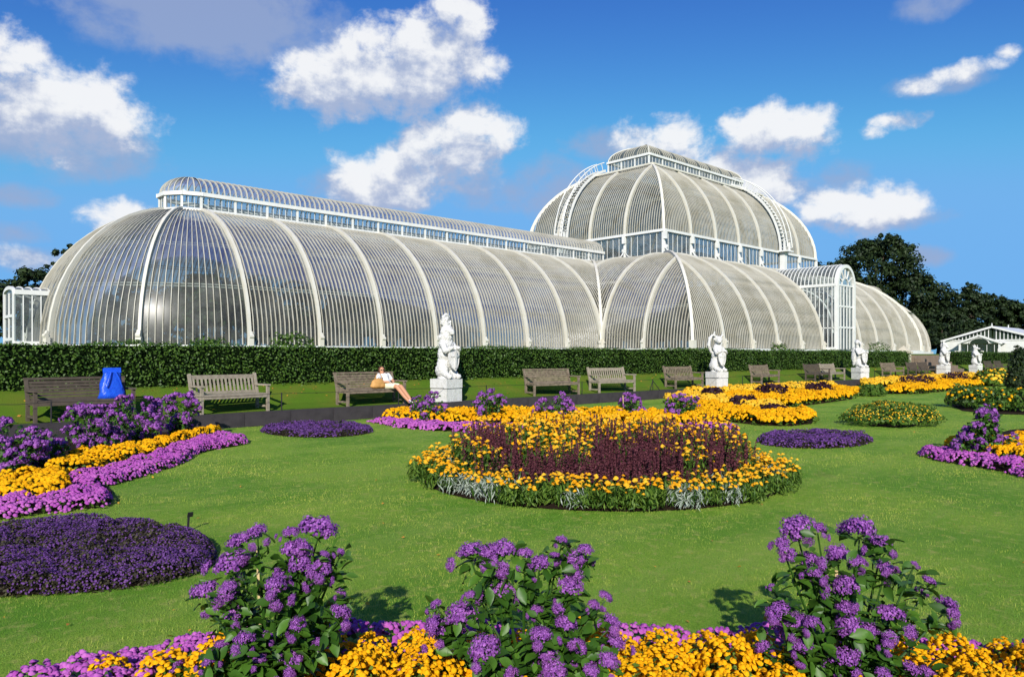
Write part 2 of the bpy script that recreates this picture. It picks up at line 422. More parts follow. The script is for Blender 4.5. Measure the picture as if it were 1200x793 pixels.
# base wall all round
outline = [V2(-XA, -2*B)]
def base_run(pts):
    for a, b in zip(pts, pts[1:]):
        mb = MB(); t = (b-a).normalized(); nrm = t.cross(UP)
        mb.bar(a-t*.05+UP*.2+nrm*.06, b+t*.05+UP*.2+nrm*.06, .34, .42, UP); mb.build('base_wall', WC, palm)
for sg in (-1, 1):
    ap = [V2(-XA-2*B*math.sin(math.radians(a)), sg*2*B*math.cos(math.radians(a))) for a in (90, 72, 54, 36, 18, 0)]
    pts = ap+[V2(-5.5*B, sg*2*B), V2(-5.5*B, sg*4*B), V2(5.5*B, sg*4*B), V2(5.5*B, sg*2*B)]+[V2(-p.x, p.y) for p in reversed(ap)]
    base_run(pts if sg < 0 else list(reversed(pts)))
# pairs of horizontal rails running inside the glass
def rail_line(pts):
    mb = MB(); mb.tube(pts, .028, 5); mb.build('purlin', WC, palm)
for z in (2.74, 2.86, 4.85, 4.97):
    th = math.asin(z/R1); d = R1*(1-math.cos(th))+.12
    for sx in (-1, 1):
        pa = [V2(sx*(XA+(2*B-d)*math.sin(math.radians(a))), -(2*B-d)*math.cos(math.radians(a))) for a in range(0, 181, 9)]
        pts = [V2(sx*(5.5*B-d), -(2*B-d))]+pa+[V2(sx*(5.5*B-d), 2*B-d)]
        rail_line([p+UP*(ZB+z)+OFF for p in pts])
    for sx in (-1, 1):
        rail_line([V2(sx*(5.5*B-d), sg*yy)+UP*(ZB+z)+OFF for sg, yy in ((1, -4*B+d), (1, -2*B+d))])
    rail_line([V2(-5.5*B+d, -4*B+d)+UP*(ZB+z)+OFF, V2(5.5*B-d, -4*B+d)+UP*(ZB+z)+OFF])

def window_wall(p0, p1, z0, z1, posts, mull, pname='clerestory', pw=.2, deep=.16, hrail=True, loop=False, mw=.04):
    """vertical glazed wall between two plan points; posts, rails and panes are separate parts"""
    p0, p1 = Vector(p0)+OFF, Vector(p1)+OFF; t = (p1-p0).normalized(); nrm = t.cross(UP); L = (p1-p0).length
    H0, H1 = UP*(ZB+z0), UP*(ZB+z1)
    for i in range(posts):
        a, b = p0+t*(L*i/posts), p0+t*(L*(i+1)/posts)
        w_ = MB().quad(a+H0, b+H0, b+H1, a+H1).build(pname+'_window', MAT['glass_clear'], palm)
        mb = MB()
        for k in range(1, mull+1):
            q = a+(b-a)*(k/(mull+1)); mb.bar(q+H0, q+H1, mw, .05, t)
        mb.build('mullions', WC, w_)
    for i in range(posts+(0 if loop else 1)):
        q = p0+t*(L*i/posts); MB().bar(q+H0-UP*.02, q+H1+UP*.02, pw, deep, t).build(pname+'_post', WC, palm)
    if hrail:
        for zz, ww in ((z0, .16), (z1, .20)):
            MB().bar(p0-t*(0 if loop else .1)+UP*(ZB+zz)+nrm*.03, p1+t*(.11 if loop else .1)+UP*(ZB+zz)+nrm*.03, ww, deep+.12, UP).build(pname+'_rail', WC, palm)
    return t, nrm
# clerestory below the dome
CXH, CYH, ZCB = 3.5*B, 2*B, R1+.02
rect = [V2(-CXH, -CYH), V2(CXH, -CYH), V2(CXH, CYH), V2(-CXH, CYH)]
for i in range(4):
    a, b = rect[i], rect[(i+1) % 4]; nb = 7 if i % 2 == 0 else 4
    t, nrm = window_wall(a, b, ZCB, ZC, nb, 5, 'clerestory', .2, .2, loop=True)
    for k in range(nb):                                            # curved brackets at the foot of each post
        q = a+(b-a)*(k/nb)+OFF
        mb = MB()
        pts = []
        for j in range(8):
            th = math.pi/2*j/7; pts.append(q+nrm*(.12+.95*(1-math.sin(th)))+UP*(ZB+ZCB+.0+1.0*(1-math.cos(th))))
        mb.sweep(pts, [nrm]*8, [t]*8, .09, .09); mb.tube([q+nrm*.24+UP*(ZB+ZCB+.62)-t*.05, q+nrm*.24+UP*(ZB+ZCB+.62)+t*.05], .17, 10)
        mb.bar(q+nrm*.16+UP*(ZB+ZC-.7), q+nrm*.16+UP*(ZB+ZC), .26, .26, t)
        mb.build('bracket', WC, palm)
        for sdg in (-1, 1):                                        # open scrolls either side of the post
            if (k == 0 and sdg < 0) or (k == nb and sdg > 0): continue
            pts = [q+nrm*.14+t*(sdg*(.1+.62*(1-math.sin(math.pi/2*j/6))))+UP*(ZB+ZCB+.1+.62*(1-math.cos(math.pi/2*j/6))) for j in range(7)]
            MB().sweep(pts, [nrm]*7, [UP]*7, .07, .06).build('scroll', WC, palm)
# dome
DD = 5.3
def dome_bay(f, s0, s1, hi, half, nb=15):
    bay(f, s0, s1, zero, hi, nb=nb)
for i in range(4):
    a, b = rect[i], rect[(i+1) % 4]; t = (b-a).normalized(); n = -t.cross(UP); L = (b-a).length; nb = 7 if i % 2 == 0 else 4
    f = make_side(a, t, n, R2, ZC)
    hi = lambda s, L=L: max(.02, min(DD, s, L-s))
    for k in range(nb):
        bay(f, k*B, (k+1)*B, zero, hi)
    for k in range(1, nb): rib(f, k*B, 0, hi(k*B), False, .19)
    mb = MB(); P = []
    for j in range(15):
        th = th_of(DD, R2)*j/14; d = R2*(1-math.cos(th)); dd = t+n
        P.append((a+dd*d+UP*(ZB+ZC+R2*math.sin(th))+OFF, (-dd.normalized()*math.cos(th)+UP*math.sin(th))))
    mb.sweep([p for p, _ in P], [q for _, q in P], [(t-n).normalized()]*15, .2, .26, .02); mb.build('hip_rib', WP, palm)
    # gutter walk near the top of the dome, and a double rail lower down
    th = th_of(3.9, R2); z = ZC+R2*math.sin(th)+.14
    MB().bar(a+(t+n)*3.78+UP*(ZB+z)+OFF, b+(-t+n)*3.78+UP*(ZB+z)+OFF, .16, .2, UP).build('roof_walk', MAT['wood_dark'] if False else WP, palm)
    for zz in (2.6, 2.75):
        th = math.asin(zz/R2); d = R2*(1-math.cos(th))+.12
        MB().tube([a+(t+n)*d+UP*(ZB+ZC+zz)+OFF, b+(-t+n)*d+UP*(ZB+ZC+zz)+OFF], .03, 5).build('purlin', WC, palm)
# upper lantern
LX, LY = CXH-DD, CYH-DD; ZL0 = ZC+R2*math.sin(th_of(DD, R2)); ZL1 = ZL0+.95; RISE = 1.35
lrect = [V2(-LX, -LY), V2(LX, -LY), V2(LX, LY), V2(-LX, LY)]
for i in range(4):
    a, b = lrect[i], lrect[(i+1) % 4]; L = (b-a).length; nb = 8 if i % 2 == 0 else 3
    t, n = window_wall(a, b, ZL0, ZL1, nb, 3, 'lantern', .13, .13, loop=True); n = -n
    # curved hipped roof of the lantern
    def f(s, th, a=a, t=t, n=n):
        d = LY*(1-math.cos(th)); z = RISE*math.sin(th)
        return a+t*s+n*d+UP*(ZB+ZL1+.08+z)+OFF, (-n*RISE*math.cos(th)+UP*LY*math.sin(th)).normalized(), t
    f.R = LY
    hi = lambda s, L=L: max(.02, min(LY, s, L-s))
    for k in range(nb): bay(f, L*k/nb, L*(k+1)/nb, zero, hi, nb=5, bw=.034, bd=.05)
    mb = MB(); P = []
    for j in range(11):
        th = math.pi/2*j/10; d = LY*(1-math.cos(th)); P.append(a+(t+n)*d+UP*(ZB+ZL1+.1+RISE*math.sin(th))+OFF)
    mb.tube(P, .06, 6); mb.build('hip_rib', WP, palm)
MB().tube([V2(-LX+LY, 0)+UP*(ZB+ZL1+RISE+.1)+OFF, V2(LX-LY, 0)+UP*(ZB+ZL1+RISE+.1)+OFF], .07, 6).build('ridge', WP, palm)
# wing lanterns: straight windows, round end, barrel roof
ZW0 = R1*math.sin(th_of(DW, R1)); ZW1 = ZW0+.85; WR = 1.0
for sx in (-1, 1):
    xi, xo = sx*(CXH+.15), sx*XA
    for sg in (-1, 1):
        a, b = (V2(xo, sg*HW), V2(xi, sg*HW)) if sx*sg > 0 else (V2(xi, sg*HW), V2(xo, sg*HW))
        a, b = (a, b) if ((b-a).cross(UP)).y*sg > 0 else (b, a)
        window_wall(a, b, ZW0, ZW1, 18, 4, 'lantern', .12, .12, mw=.022)
    seg = 5
    arc = [V2(xo+sx*HW*math.sin(math.radians(180*k/seg)), -HW*math.cos(math.radians(180*k/seg))) for k in range(seg+1)]
    for p, q in zip(arc, arc[1:]):
        p, q = (p, q) if ((q-p).cross(UP)).dot(p+q-2*V2(xo, 0)) > 0 else (q, p)
        window_wall(p, q, ZW0, ZW1, 1, 2, 'lantern', .12, .118, loop=True, mw=.022)
    rows = 9; mb = MB(); nx = 26
    for i in range(nx+1):
        x = xi+(xo-xi)*i/nx
        for j in range(rows):
            th = math.pi*j/(rows-1); mb.v.append(tuple(V2(x, -HW*math.cos(th))+UP*(ZB+ZW1+.1+WR*math.sin(th))+OFF))
    for i in range(nx):
        for j in range(rows-1): q = i*rows+j; mb.f.append((q, q+rows, q+rows+1, q+1))
    rf = mb.build('lantern_roof', MAT['glass_clear'], palm, smooth=True)
    mb = MB(); nh = 104
    for i in range(nh+1):
        x = xi+(xo-xi)*i/nh
        ths = [math.pi*j/12 for j in range(13)]
        mb.sweep([V2(x, -HW*math.cos(t_))+UP*(ZB+ZW1+.13+WR*math.sin(t_))+OFF for t_ in ths],
                 [Vector((0, -math.cos(t_), math.sin(t_))) for t_ in ths], [Vector((1, 0, 0))]*13, .05, .06)
    mb.build('glazing_bars', BP, rf)
    mb = MB(); gb = MB(); na = 14
    for i in range(na+1):
        ang = math.pi*i/na; o = Vector((sx*math.sin(ang), -math.cos(ang), 0)); sd = Vector((sx*math.cos(ang), math.sin(ang), 0))
        ths = [math.pi/2*j/8 for j in range(9)]
        P = [V2(xo, 0)+o*HW*math.cos(t_)+UP*(ZB+ZW1+.1+WR*math.sin(t_))+OFF for t_ in ths]
        mb.v.extend(tuple(p) for p in P)
        gb.sweep([p+UP*.03 for p in P[:-1]], [o*math.cos(t_)+UP*math.sin(t_) for t_ in ths[:-1]], [sd]*8, .05, .06)
    for i in range(na):
        for j in range(8): q = i*9+j; mb.f.append((q, q+9, q+10, q+1))
    rf = mb.build('lantern_roof', MAT['glass_clear'], palm, smooth=True); gb.build('glazing_bars', BP, rf)
    MB().tube([V2(xi, 0)+UP*(ZB+ZW1+WR+.14)+OFF, V2(xo, 0)+UP*(ZB+ZW1+WR+.14)+OFF], .05, 6).build('ridge', WP, palm)
# curved maintenance stairs standing off the dome
def roof_stair(O, t, n, s):
    f = make_side(O, t, n, R2, ZC); th1 = th_of(DD-.2, R2); N = 26
    o = empty('roof_stair', parent=palm)
    P = [f(s, th1*j/N) for j in range(N+1)]
    for sd in (-1, 1):
        MB().sweep([p+m*.32+a*(sd*.42) for p, m, a in P], [m for _, m, _ in P], [a for *_, a in P], .09, .2).build('stringer', WC, o)
        MB().tube([p+m*1.05+a*(sd*.45) for p, m, a in P[1:]], .05, 6).build('handrail', WC, o)
        mb = MB()
        for j in range(1, N+1, 2): p, m, a = P[j]; mb.tube([p+m*.3+a*(sd*.44), p+m*1.05+a*(sd*.45)], .03, 5)
        mb.build('balusters', WC, o)
    for j in range(1, N):
        p, m, a = P[j]; MB().bar(p+m*.34-a*.4, p+m*.34+a*.4, .2, .04, UP.cross(a)).build('tread', WC, o)
    p, m, a = P[0]; mb = MB(); oo = Vector((m.x, m.y, 0))
    mb.box(p+oo*.45+UP*.05, (1.3, 1.3, .14)); mb.box(p+oo*.75+UP*.5-a*.5, (.16, .16, .9)); mb.box(p+oo*.75+UP*.5+a*.5, (.16, .16, .9)); mb.build('landing', WC, o)
    MB().box(p+oo*.4-UP*.95, (.5, .5, 1.9)).build('support_post', WC, o)
roof_stair(rect[0], Vector((1, 0, 0)), Vector((0, 1, 0)), 5*B)
roof_stair(rect[3], Vector((0, -1, 0)), Vector((1, 0, 0)), 1.25*B)
# entrance porch in the middle of the long front: arched barrel
def porch(center, out, width, zsp, rise, depth_out, depth_in, big):
    """glazed porch; out = outward direction"""
    o = Vector(out); sd = Vector((-o.y, o.x, 0)); hwid = width/2; pc = Vector(center)+OFF+UP*ZB
    root = empty('porch', parent=palm)
    front = pc+o*depth_out
    mb = MB()                                                       # front frame: two posts and the arch
    fw_ = .28 if big else .17
    for k in (-1, 1): mb.bar(front+sd*(k*(hwid-.14))-UP*.1, front+sd*(k*(hwid-.14))+UP*zsp, fw_, .3 if big else .12, sd)
    ths = [math.pi*j/16 for j in range(17)]; rr = hwid-.14
    for r_, ww in ((rr, fw_),):
        mb.sweep([front+sd*(-r_*math.cos(t_))+UP*(zsp+rise/hwid*r_*math.sin(t_)) for t_ in ths], [o]*17,
                 [(sd*-math.cos(t_)+UP*math.sin(t_)) for t_ in ths], ww, .302 if big else .122)
    mb.build('arch_frame', WC, root)
    mb = MB(); nm = 5 if big else 2
    for k in range(1, nm): 
        x = -hwid+.28+(width-.56)*k/nm; mb.bar(front+sd*x, front+sd*x+UP*zsp, .1 if big else .08, .08, sd)
    mb.build('mullions', WC, root)
    zr = (zsp*.34, zsp*.67, zsp) if big else (zsp*.1, zsp*.55)
    for z in zr: MB().bar(front-sd*(hwid-.26)+UP*z, front+sd*(hwid-.26)+UP*z, .14, .1, UP).build('transom', WC, root)
    g_ = MB(); g_.quad(front-sd*(hwid-.2)-o*.02, front+sd*(hwid-.2)-o*.02, front+sd*(hwid-.2)-o*.02+UP*zsp, front-sd*(hwid-.2)-o*.02+UP*zsp)
    k0 = len(g_.v); fan = [front-o*.02+sd*(-(hwid-.2)*math.cos(t_))+UP*(zsp+rise/hwid*(hwid-.2)*math.sin(t_)) for t_ in ths]
    g_.add(fan, [tuple(range(17))]); g_.build('front_glass', MAT['glass_window'], root)
    if big:
        mb = MB()
        for j in range(1, 6):
            t_ = math.pi*j/6; d = sd*-math.cos(t_)+UP*math.sin(t_)
            mb.bar(front+d*.62+UP*zsp, front+d*(hwid-.25)+UP*zsp, .09, .07, o.cross(d))
        mb.sweep([front+(sd*-math.cos(t_)+UP*math.sin(t_))*.62+UP*zsp for t_ in ths], [o]*17, [(sd*-math.cos(t_)+UP*math.sin(t_)) for t_ in ths], .09, .07)
        mb.build('fanlight', WC, root)
    back = pc-o*depth_in
    for k in (-1, 1):                                               # side walls with vertical bars
        a, b = front+sd*(k*(hwid-.05)), back+sd*(k*(hwid-.05))
        s_ = MB().quad(a, b, b+UP*zsp, a+UP*zsp).build('side_glass', MAT['glass_clear'], root)
        mb = MB(); nn = int((depth_out+depth_in)/.34)
        for j in range(1, nn):
            q = a+(b-a)*(j/nn); mb.bar(q, q+UP*zsp, .05, .07, o)
        if big: mb.bar(a+UP*zsp*.33, b+UP*zsp*.33, .07, .07, UP)
        mb.build('glazing_bars', WC, s_)
        MB().bar(a+UP*zsp, b+UP*zsp, .22, .16, UP).build('eaves_beam', WC, root)
        MB().bar(a+UP*.02, b+UP*.02, .26, .2, UP).build('sill_beam', WC, root)
        if big:                                                     # curved brace inside the side wall
            P = [a+o*(-.3-3.2*(1-math.cos(math.pi/2*j/10)))+UP*(zsp*.25+(zsp*.75-.2)*math.sin(math.pi/2*j/10))-sd*(k*.12) for j in range(11)]
            MB().tube(P, .07, 6).build('curved_brace', WC, root)
    mb = MB(); n2 = 12
    for e in (front, back):
        for j in range(n2+1):
            t_ = math.pi*j/n2; mb.v.append(tuple(e+sd*(-(hwid-.05)*math.cos(t_))+UP*(zsp+rise*math.sin(t_))))
    for j in range(n2): mb.f.append((j, j+1, j+n2+2, j+n2+1))
    rf = mb.build('porch_roof', MAT['glass_clear'], root, smooth=True)
    mb = MB(); nn = int((depth_out+depth_in)/.32)
    for i in range(1, nn):
        e = front+(back-front)*(i/nn)
        mb.sweep([e+sd*(-(hwid-.03)*math.cos(t_))+UP*(zsp+rise*math.sin(t_)+.03) for t_ in ths], [sd*-math.cos(t_)+UP*math.sin(t_) for t_ in ths], [o]*17, .05, .06)
    mb.build('glazing_bars', WC, rf)
porch((0, -4*B, 0), (0, -1, 0), 3.5, 5.25, 1.75, 1.05, 5.6, True)
porch((0, 4*B, 0), (0, 1, 0), 3.5, 5.25, 1.75, 1.05, 5.6, True)
porch((-XA-2*B, 0, 0), (-1, 0, 0), 2.5, 2.45, .28, .85, 1.3, False)
porch((XA+2*B, 0, 0), (1, 0, 0), 2.5, 2.45, .28, .85, 1.3, False)
# ---------------------------------------------------------------- ground, terrace, kerb
YK, ZT = -25.25, .32                                              # kerb face, level of the bench terrace
def lawn_material():
    m = bpy.data.materials.new('lawn'); m.use_nodes = True; t = NT(m.node_tree); m.node_tree.nodes.clear()
    out = t.n('ShaderNodeOutputMaterial'); p = t.n('ShaderNodeBsdfPrincipled'); tc_ = t.n('ShaderNodeTexCoord'); P = tc_.outputs['Object']
    mp = t.n('ShaderNodeMapping'); mp.inputs['Scale'].default_value = (.35, 1.6, 1); t.put(mp.inputs[0], P); stripe = t.noise(mp.outputs[0], .9, 3, .6); big = t.noise(P, .45, 4, .6); mid = t.noise(P, 3.2, 5, .65); fine = t.noise(P, 60, 4, .75); clump = t.noise(P, 13, 4, .7); tan = t.noise(P, 7, 4, .7); st = t.noise(P, 1.1, 3, .6)
    c = t.mix(t.ss(big, .38, .62), (.135, .315, .022, 1), (.29, .45, .044, 1))
    c = t.mix(t.m('MULTIPLY', t.ss(mid, .50, .74), .55), c, (.40, .47, .09, 1))
    c = t.mix(t.m('MULTIPLY', t.ss(st, .62, .76), .45), c, (.36, .31, .09, 1))
    c = t.mix(t.m('MULTIPLY', t.ss(fine, .38, .66), .7), c, (.11, .25, .014, 1))
    c = t.mix(t.m('MULTIPLY', t.ss(clump, .48, .7), .45), c, (.13, .29, .014, 1))
    c = t.mix(t.m('MULTIPLY', t.ss(tan, .50, .70), .7), c, (.44, .45, .11, 1))
    c = t.mix(t.m('MULTIPLY', t.ss(stripe, .42, .66), .4), c, (.29, .42, .065, 1))
    t.put(p.inputs['Base Color'], c); p.inputs['Roughness'].default_value = .8; p.inputs['Specular IOR Level'].default_value = .15
    bn = t.n('ShaderNodeBump'); bn.inputs['Strength'].default_value = .9; bn.inputs['Distance'].default_value = .03
    t.put(bn.inputs['Height'], t.noise(P, 90, 3, .7)); t.put(p.inputs['Normal'], bn.outputs[0])
    t.put(out.inputs[0], p.outputs[0]); MAT['lawn'] = m; return m
lawn_material()
mat('bank', (.085, .165, .012), rough=.9, spec=.1, noise=.7, nscale=1.3, c3=(.14, .16, .02), bump=1, bscale=45)  # rough bank grass, base colour also darkened to stand for its partial shade
def sheet(name, prof, x0, x1, nx, m):
    """terrain strip: prof = list of (y, z), run along X"""
    mb = MB()
    for i in range(nx+1):
        x = x0+(x1-x0)*i/nx
        for y, z in prof: mb.v.append((x, y, z))
    k = len(prof)
    for i in range(nx):
        for j in range(k-1): q = i*k+j; mb.f.append((q, q+k, q+k+1, q+1))
    return tag(mb.build(name, m), kind='structure')
sheet('ground', [(-1500, 0), (-60, 0), (YK+.06, 0)], -1500, 1500, 30, MAT['lawn'])
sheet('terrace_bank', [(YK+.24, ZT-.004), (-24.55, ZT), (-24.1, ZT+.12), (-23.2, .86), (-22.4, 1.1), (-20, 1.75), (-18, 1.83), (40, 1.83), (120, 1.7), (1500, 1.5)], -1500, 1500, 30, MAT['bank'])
kerb_o = empty('kerb', (0, YK, 0)); tag(kerb_o, kind='structure')
rk = random.Random(2); KM = []
for j in range(3):
    mb = MB(); hx = .58
    mb.box((0, .13, ZT/2+.006), (1.17, .26, ZT+.012)); KM.append(mb.mesh('kerb_stone', MAT['kerb']))
for i in range(140):
    x = -84+i*1.18
    o = link('kerb_stone', KM[i % 3], kerb_o, (x, rk.uniform(-.006, .006), rk.uniform(-.006, .004)))

# ---------------------------------------------------------------- hedge
def hedge(x0, x1, y0, y1, zb, ztop, dens, label):
    root = empty('hedge', ((x0+x1)/2, (y0+y1)/2, zb)); tag(root, label, 'hedge', 'clipped hedges along the terrace')
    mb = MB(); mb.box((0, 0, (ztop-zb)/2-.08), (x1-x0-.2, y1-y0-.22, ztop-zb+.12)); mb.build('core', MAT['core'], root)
    Lx, Ly, H = x1-x0, y1-y0, ztop-zb
    nf, nt = int(Lx*H*dens), int(Lx*Ly*dens*.8); ne = int(Ly*H*dens)
    P = []; N = []
    def bumps(x): return .05*np.sin(x*.8+np.sin(x*.31)*2)+.03*np.sin(x*2.7+1)+.025*np.sin(x*7.3)-.03
    xs = rng.uniform(-Lx/2, Lx/2, nf); zs = rng.uniform(-.1, H, nf)
    P.append(np.stack([xs, -Ly/2+.05*np.sin(xs*2.3+zs*3)+rng.normal(0, .045, nf)+np.maximum(0, zs-H+.15)*.5, zs], 1)); N.append(np.tile([0, -1, .35], (nf, 1)))
    xs = rng.uniform(-Lx/2, Lx/2, nt); P.append(np.stack([xs, rng.uniform(-Ly/2, Ly/2, nt), H+bumps(xs)+rng.normal(0, .035, nt)], 1)); N.append(np.tile([0, -.3, 1.], (nt, 1)))
    for s in (-1, 1):
        P.append(np.stack([np.full(ne, s*Lx/2)+rng.normal(0, .04, ne), rng.uniform(-Ly/2, Ly/2, ne), rng.uniform(-.1, H, ne)], 1)); N.append(np.tile([s, 0, .3], (ne, 1)))
    P = np.concatenate(P); N = np.concatenate(N)+rng.normal(0, .55, (len(P), 3))
    V, F = scatter(LEAF_V, LEAF_F, P, frames(N), rng.uniform(.045, .09, len(P)))
    lv = link('leaves', np_mesh('leaves', V, F, MAT['leaf_hedge'], np.repeat(rng.beta(1.3, 2.2, len(P)), 4)), root); lv['kind'] = 'stuff'
    return root
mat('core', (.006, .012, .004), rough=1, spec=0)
hedge(-76, -5.2, -23.1, -22.0, .80, 1.95, 430, 'long clipped green hedge running behind the benches and four statues')
hedge(5.2, 70, -23.1, -22.0, .80, 1.95, 200, 'clipped hedge beyond the garden steps, in front of the white gabled house')

def shrub(name, loc, rx, ry, rz, n, leaf, m, label, cat='shrub', group=None, stems=True):
    root = empty(name, loc); tag(root, label, cat, group)
    d = rand_dirs(n, -.2); r = rng.uniform(.55, 1.05, n)**.5
    lump = 1+.16*np.sin(d[:, 0]*5+loc[0])*np.sin(d[:, 1]*6)+.1*np.sin(d[:, 2]*9+1)
    P = d*(r*lump)[:, None]*[rx, ry, rz]+[0, 0, rz*.35]; P[:, 2] = np.maximum(P[:, 2], .02)
    V, F = scatter(LEAF_V, LEAF_F, P, frames(d+rng.normal(0, .6, (n, 3))), rng.uniform(.7, 1.4, n)*leaf)
    f = link('foliage', np_mesh('foliage', V, F, m, np.repeat(rng.beta(1.3, 2, n), 4)), root)
    mb = MB()
    for k in range(5):
        a = k*1.26; mb.tube([(0, 0, -.05), (rx*.35*math.cos(a), ry*.35*math.sin(a), rz*.6)], [.03, .012], 5)
    mb.build('stem', MAT['bark'], root)
    return root
for x, s, nm in ((x_at(345, -21.6), .55, 'low green shrub peeping over the hedge near the rounded end of the glasshouse'),
                 (x_at(246, -21.6), .42, 'small shrub showing just above the hedge behind the pale slatted bench'),
                 (x_at(915, -21.6), .55, 'leafy shrub rising over the hedge by the glasshouse transept'),
                 (x_at(1032, -21.6), .75, 'larger leafy shrub rising above the hedge beside the glasshouse porch')):
    shrub('shrub', (x, -21.5, 1.55), s*1.5, s, s*1.1, 900, .09, MAT['leaf_hedge'], nm)

# ---------------------------------------------------------------- benches
def make_bench(style, m, L=1.75):
    """style 'h' = horizontal back slats, 'v' = upright back slats"""
    o = empty('park_bench')
    hx = L/2; lean = .14
    def bpt(z): return .25+max(0, z-.42)*lean/.5                    # y of the back at height z (front = -y)
    for s in (-1, 1):
        x = s*(hx-.035)
        MB().bar((x, -.26, 0), (x, -.26, .63), .065, .065, (1, 0, 0)).build('leg', m, o)
        mb = MB(); mb.bar((x, .25, 0), (x, .25, .44), .065, .065, (1, 0, 0)); mb.bar((x, .25, .42), (x, bpt(.93 if style == 'v' else .86), .93 if style == 'v' else .86), .064, .066, (1, 0, 0)); mb.build('leg', m, o)
        MB().bar((x, -.33, .645), (x, bpt(.64)+.02, .645), .085, .04, (1, 0, 0)).build('armrest', m, o)
        MB().bar((x, -.23, .39), (x, .22, .39), .05, .07, (1, 0, 0)).build('side_rail', m, o)
        MB().bar((x, -.23, .12), (x, .22, .12), .04, .05, (1, 0, 0)).build('stretcher', m, o)
    for k in range(6): MB().box((0, -.25+k*.087, .435), (L-.14 if k else L-.02, .066, .026)).build('seat_slat', m, o)
    MB().box((0, -.285, .385), (L-.135, .03, .08)).build('front_rail', m, o)
    if style == 'h':
        for k in range(6):
            z = .47+k*.068; MB().bar((-hx+.07, bpt(z)-.012, z), (hx-.07, bpt(z)-.012, z), .056, .024, UP).build('back_slat', m, o)
        MB().bar((-hx-.01, bpt(.885), .885), (hx+.01, bpt(.885), .885), .05, .06, UP).build('top_rail', m, o)
    else:
        MB().bar((-hx+.07, bpt(.85), .85), (hx-.07, bpt(.85), .85), .10, .04, UP).build('top_rail', m, o)
        MB().bar((-hx+.07, bpt(.48), .48), (hx-.07, bpt(.48), .48), .06, .04, UP).build('lower_rail', m, o)
        n = 16
        for k in range(n):
            x = -hx+.07+(L-.14)*(k+.5)/n; MB().bar((x, bpt(.5)-.004, .5), (x, bpt(.81)-.004, .81), .045, .02, (1, 0, 0)).build('back_slat', m, o)
    return o
proto = {}
def bench(u0, u1, style, mname, label, L=1.75, rz=0, Y=-24.62, group=None, xc=None):
    key = (style, mname, L)
    if key not in proto: o = proto[key] = make_bench(style, MAT[mname], L)
    else: o = copy_tree(proto[key])
    o.location = ((x_at(u0, Y+.25)+x_at(u1, Y+.25))/2 if xc is None else xc, Y, ZT+.004); o.rotation_euler[2] = rz
    tag(o, label, 'bench', group or 'wooden benches along the terrace'); return o
R_ = math.radians
b1 = bench(35, 146, 'h', 'wood_dark', 'dark weathered bench with horizontal slats carrying the blue bag', 1.95, R_(4))
b2 = bench(224, 304, 'v', 'wood_pale', 'pale bench with upright back slats between the blue bag bench and the sitting woman', 1.75, R_(5))
b3 = bench(391, 466, 'h', 'wood_old', 'brown horizontal slatted bench that the woman sits on', 1.95, R_(2))
b4 = bench(614, 667, 'h', 'wood_old', 'brown horizontal slatted bench standing empty between statue and pale upright slatted bench', 1.95, R_(-10))
b5 = bench(690, 732, 'v', 'wood_pale', 'pale empty bench with bright upright slats beside the empty horizontal slatted bench', 1.85, R_(-8))
b6 = bench(778, 813, 'v', 'wood_old', 'grey brown upright slatted bench just before the second statue', 1.85, R_(-4))
b7 = bench(879, 903, 'v', 'wood_old', 'grey brown upright slatted bench alone behind the yellow marigold border, past the second statue', 1.75, R_(0))
b8 = bench(943, 962, 'v', 'wood_dark', 'darker bench of the touching pair before the bird headed statue', 1.75, R_(0))
b9 = bench(962, 980, 'v', 'wood_pale', 'paler bench of the touching pair before the bird headed statue', 1.75, R_(0))
b10 = bench(1033, 1050, 'v', 'wood_old', 'single bench on the grass just past the bird headed statue', 1.75, R_(-6))
b11 = bench(0, 0, 'v', 'wood_dark', 'dark bench beside the garden steps, next to the statue on their left', 1.75, xc=-8.6)
b12 = bench(0, 0, 'v', 'wood_dark', 'dark bench beside the garden steps, next to the statue on their left', 1.75, xc=-6.5)
b13 = bench(0, 0, 'h', 'wood_dark', 'dark bench in front of the hedge beyond the steps and last statue', 1.95, xc=9.0)
b14 = bench(0, 0, 'h', 'wood_dark', 'dark bench in front of the hedge beyond the steps and last statue', 1.95, xc=11.9)

# ---------------------------------------------------------------- low wire fence on the kerb
fence = empty('wire_fence', (0, YK+.12, ZT)); tag(fence, 'low dark wire fence with thin posts along the kerb', 'fence')
us = [-20, 60, 190, 330, 467, 570, 682, 765, 870, 960, 1025, 1080]
xs = [x_at(u, YK+.12) for u in us]
for x in xs: MB().tube([(x, 0, 0), (x, 0, .46)], .016, 6).build('post', MAT['iron_dark'], fence)
for a, b in zip(xs, xs[1:]):
    MB().tube([(a, 0, .44), ((a+b)/2, 0, .415), (b, 0, .44)], .006, 5).build('wire', MAT['iron_dark'], fence)
xs_ = x_at(765, YK+.12)
for k in (-1, 1): MB().tube([(xs_, 0, .40), (xs_+k*.34, -.1, 0)], .014, 6).build('strut', MAT['iron_dark'], fence)

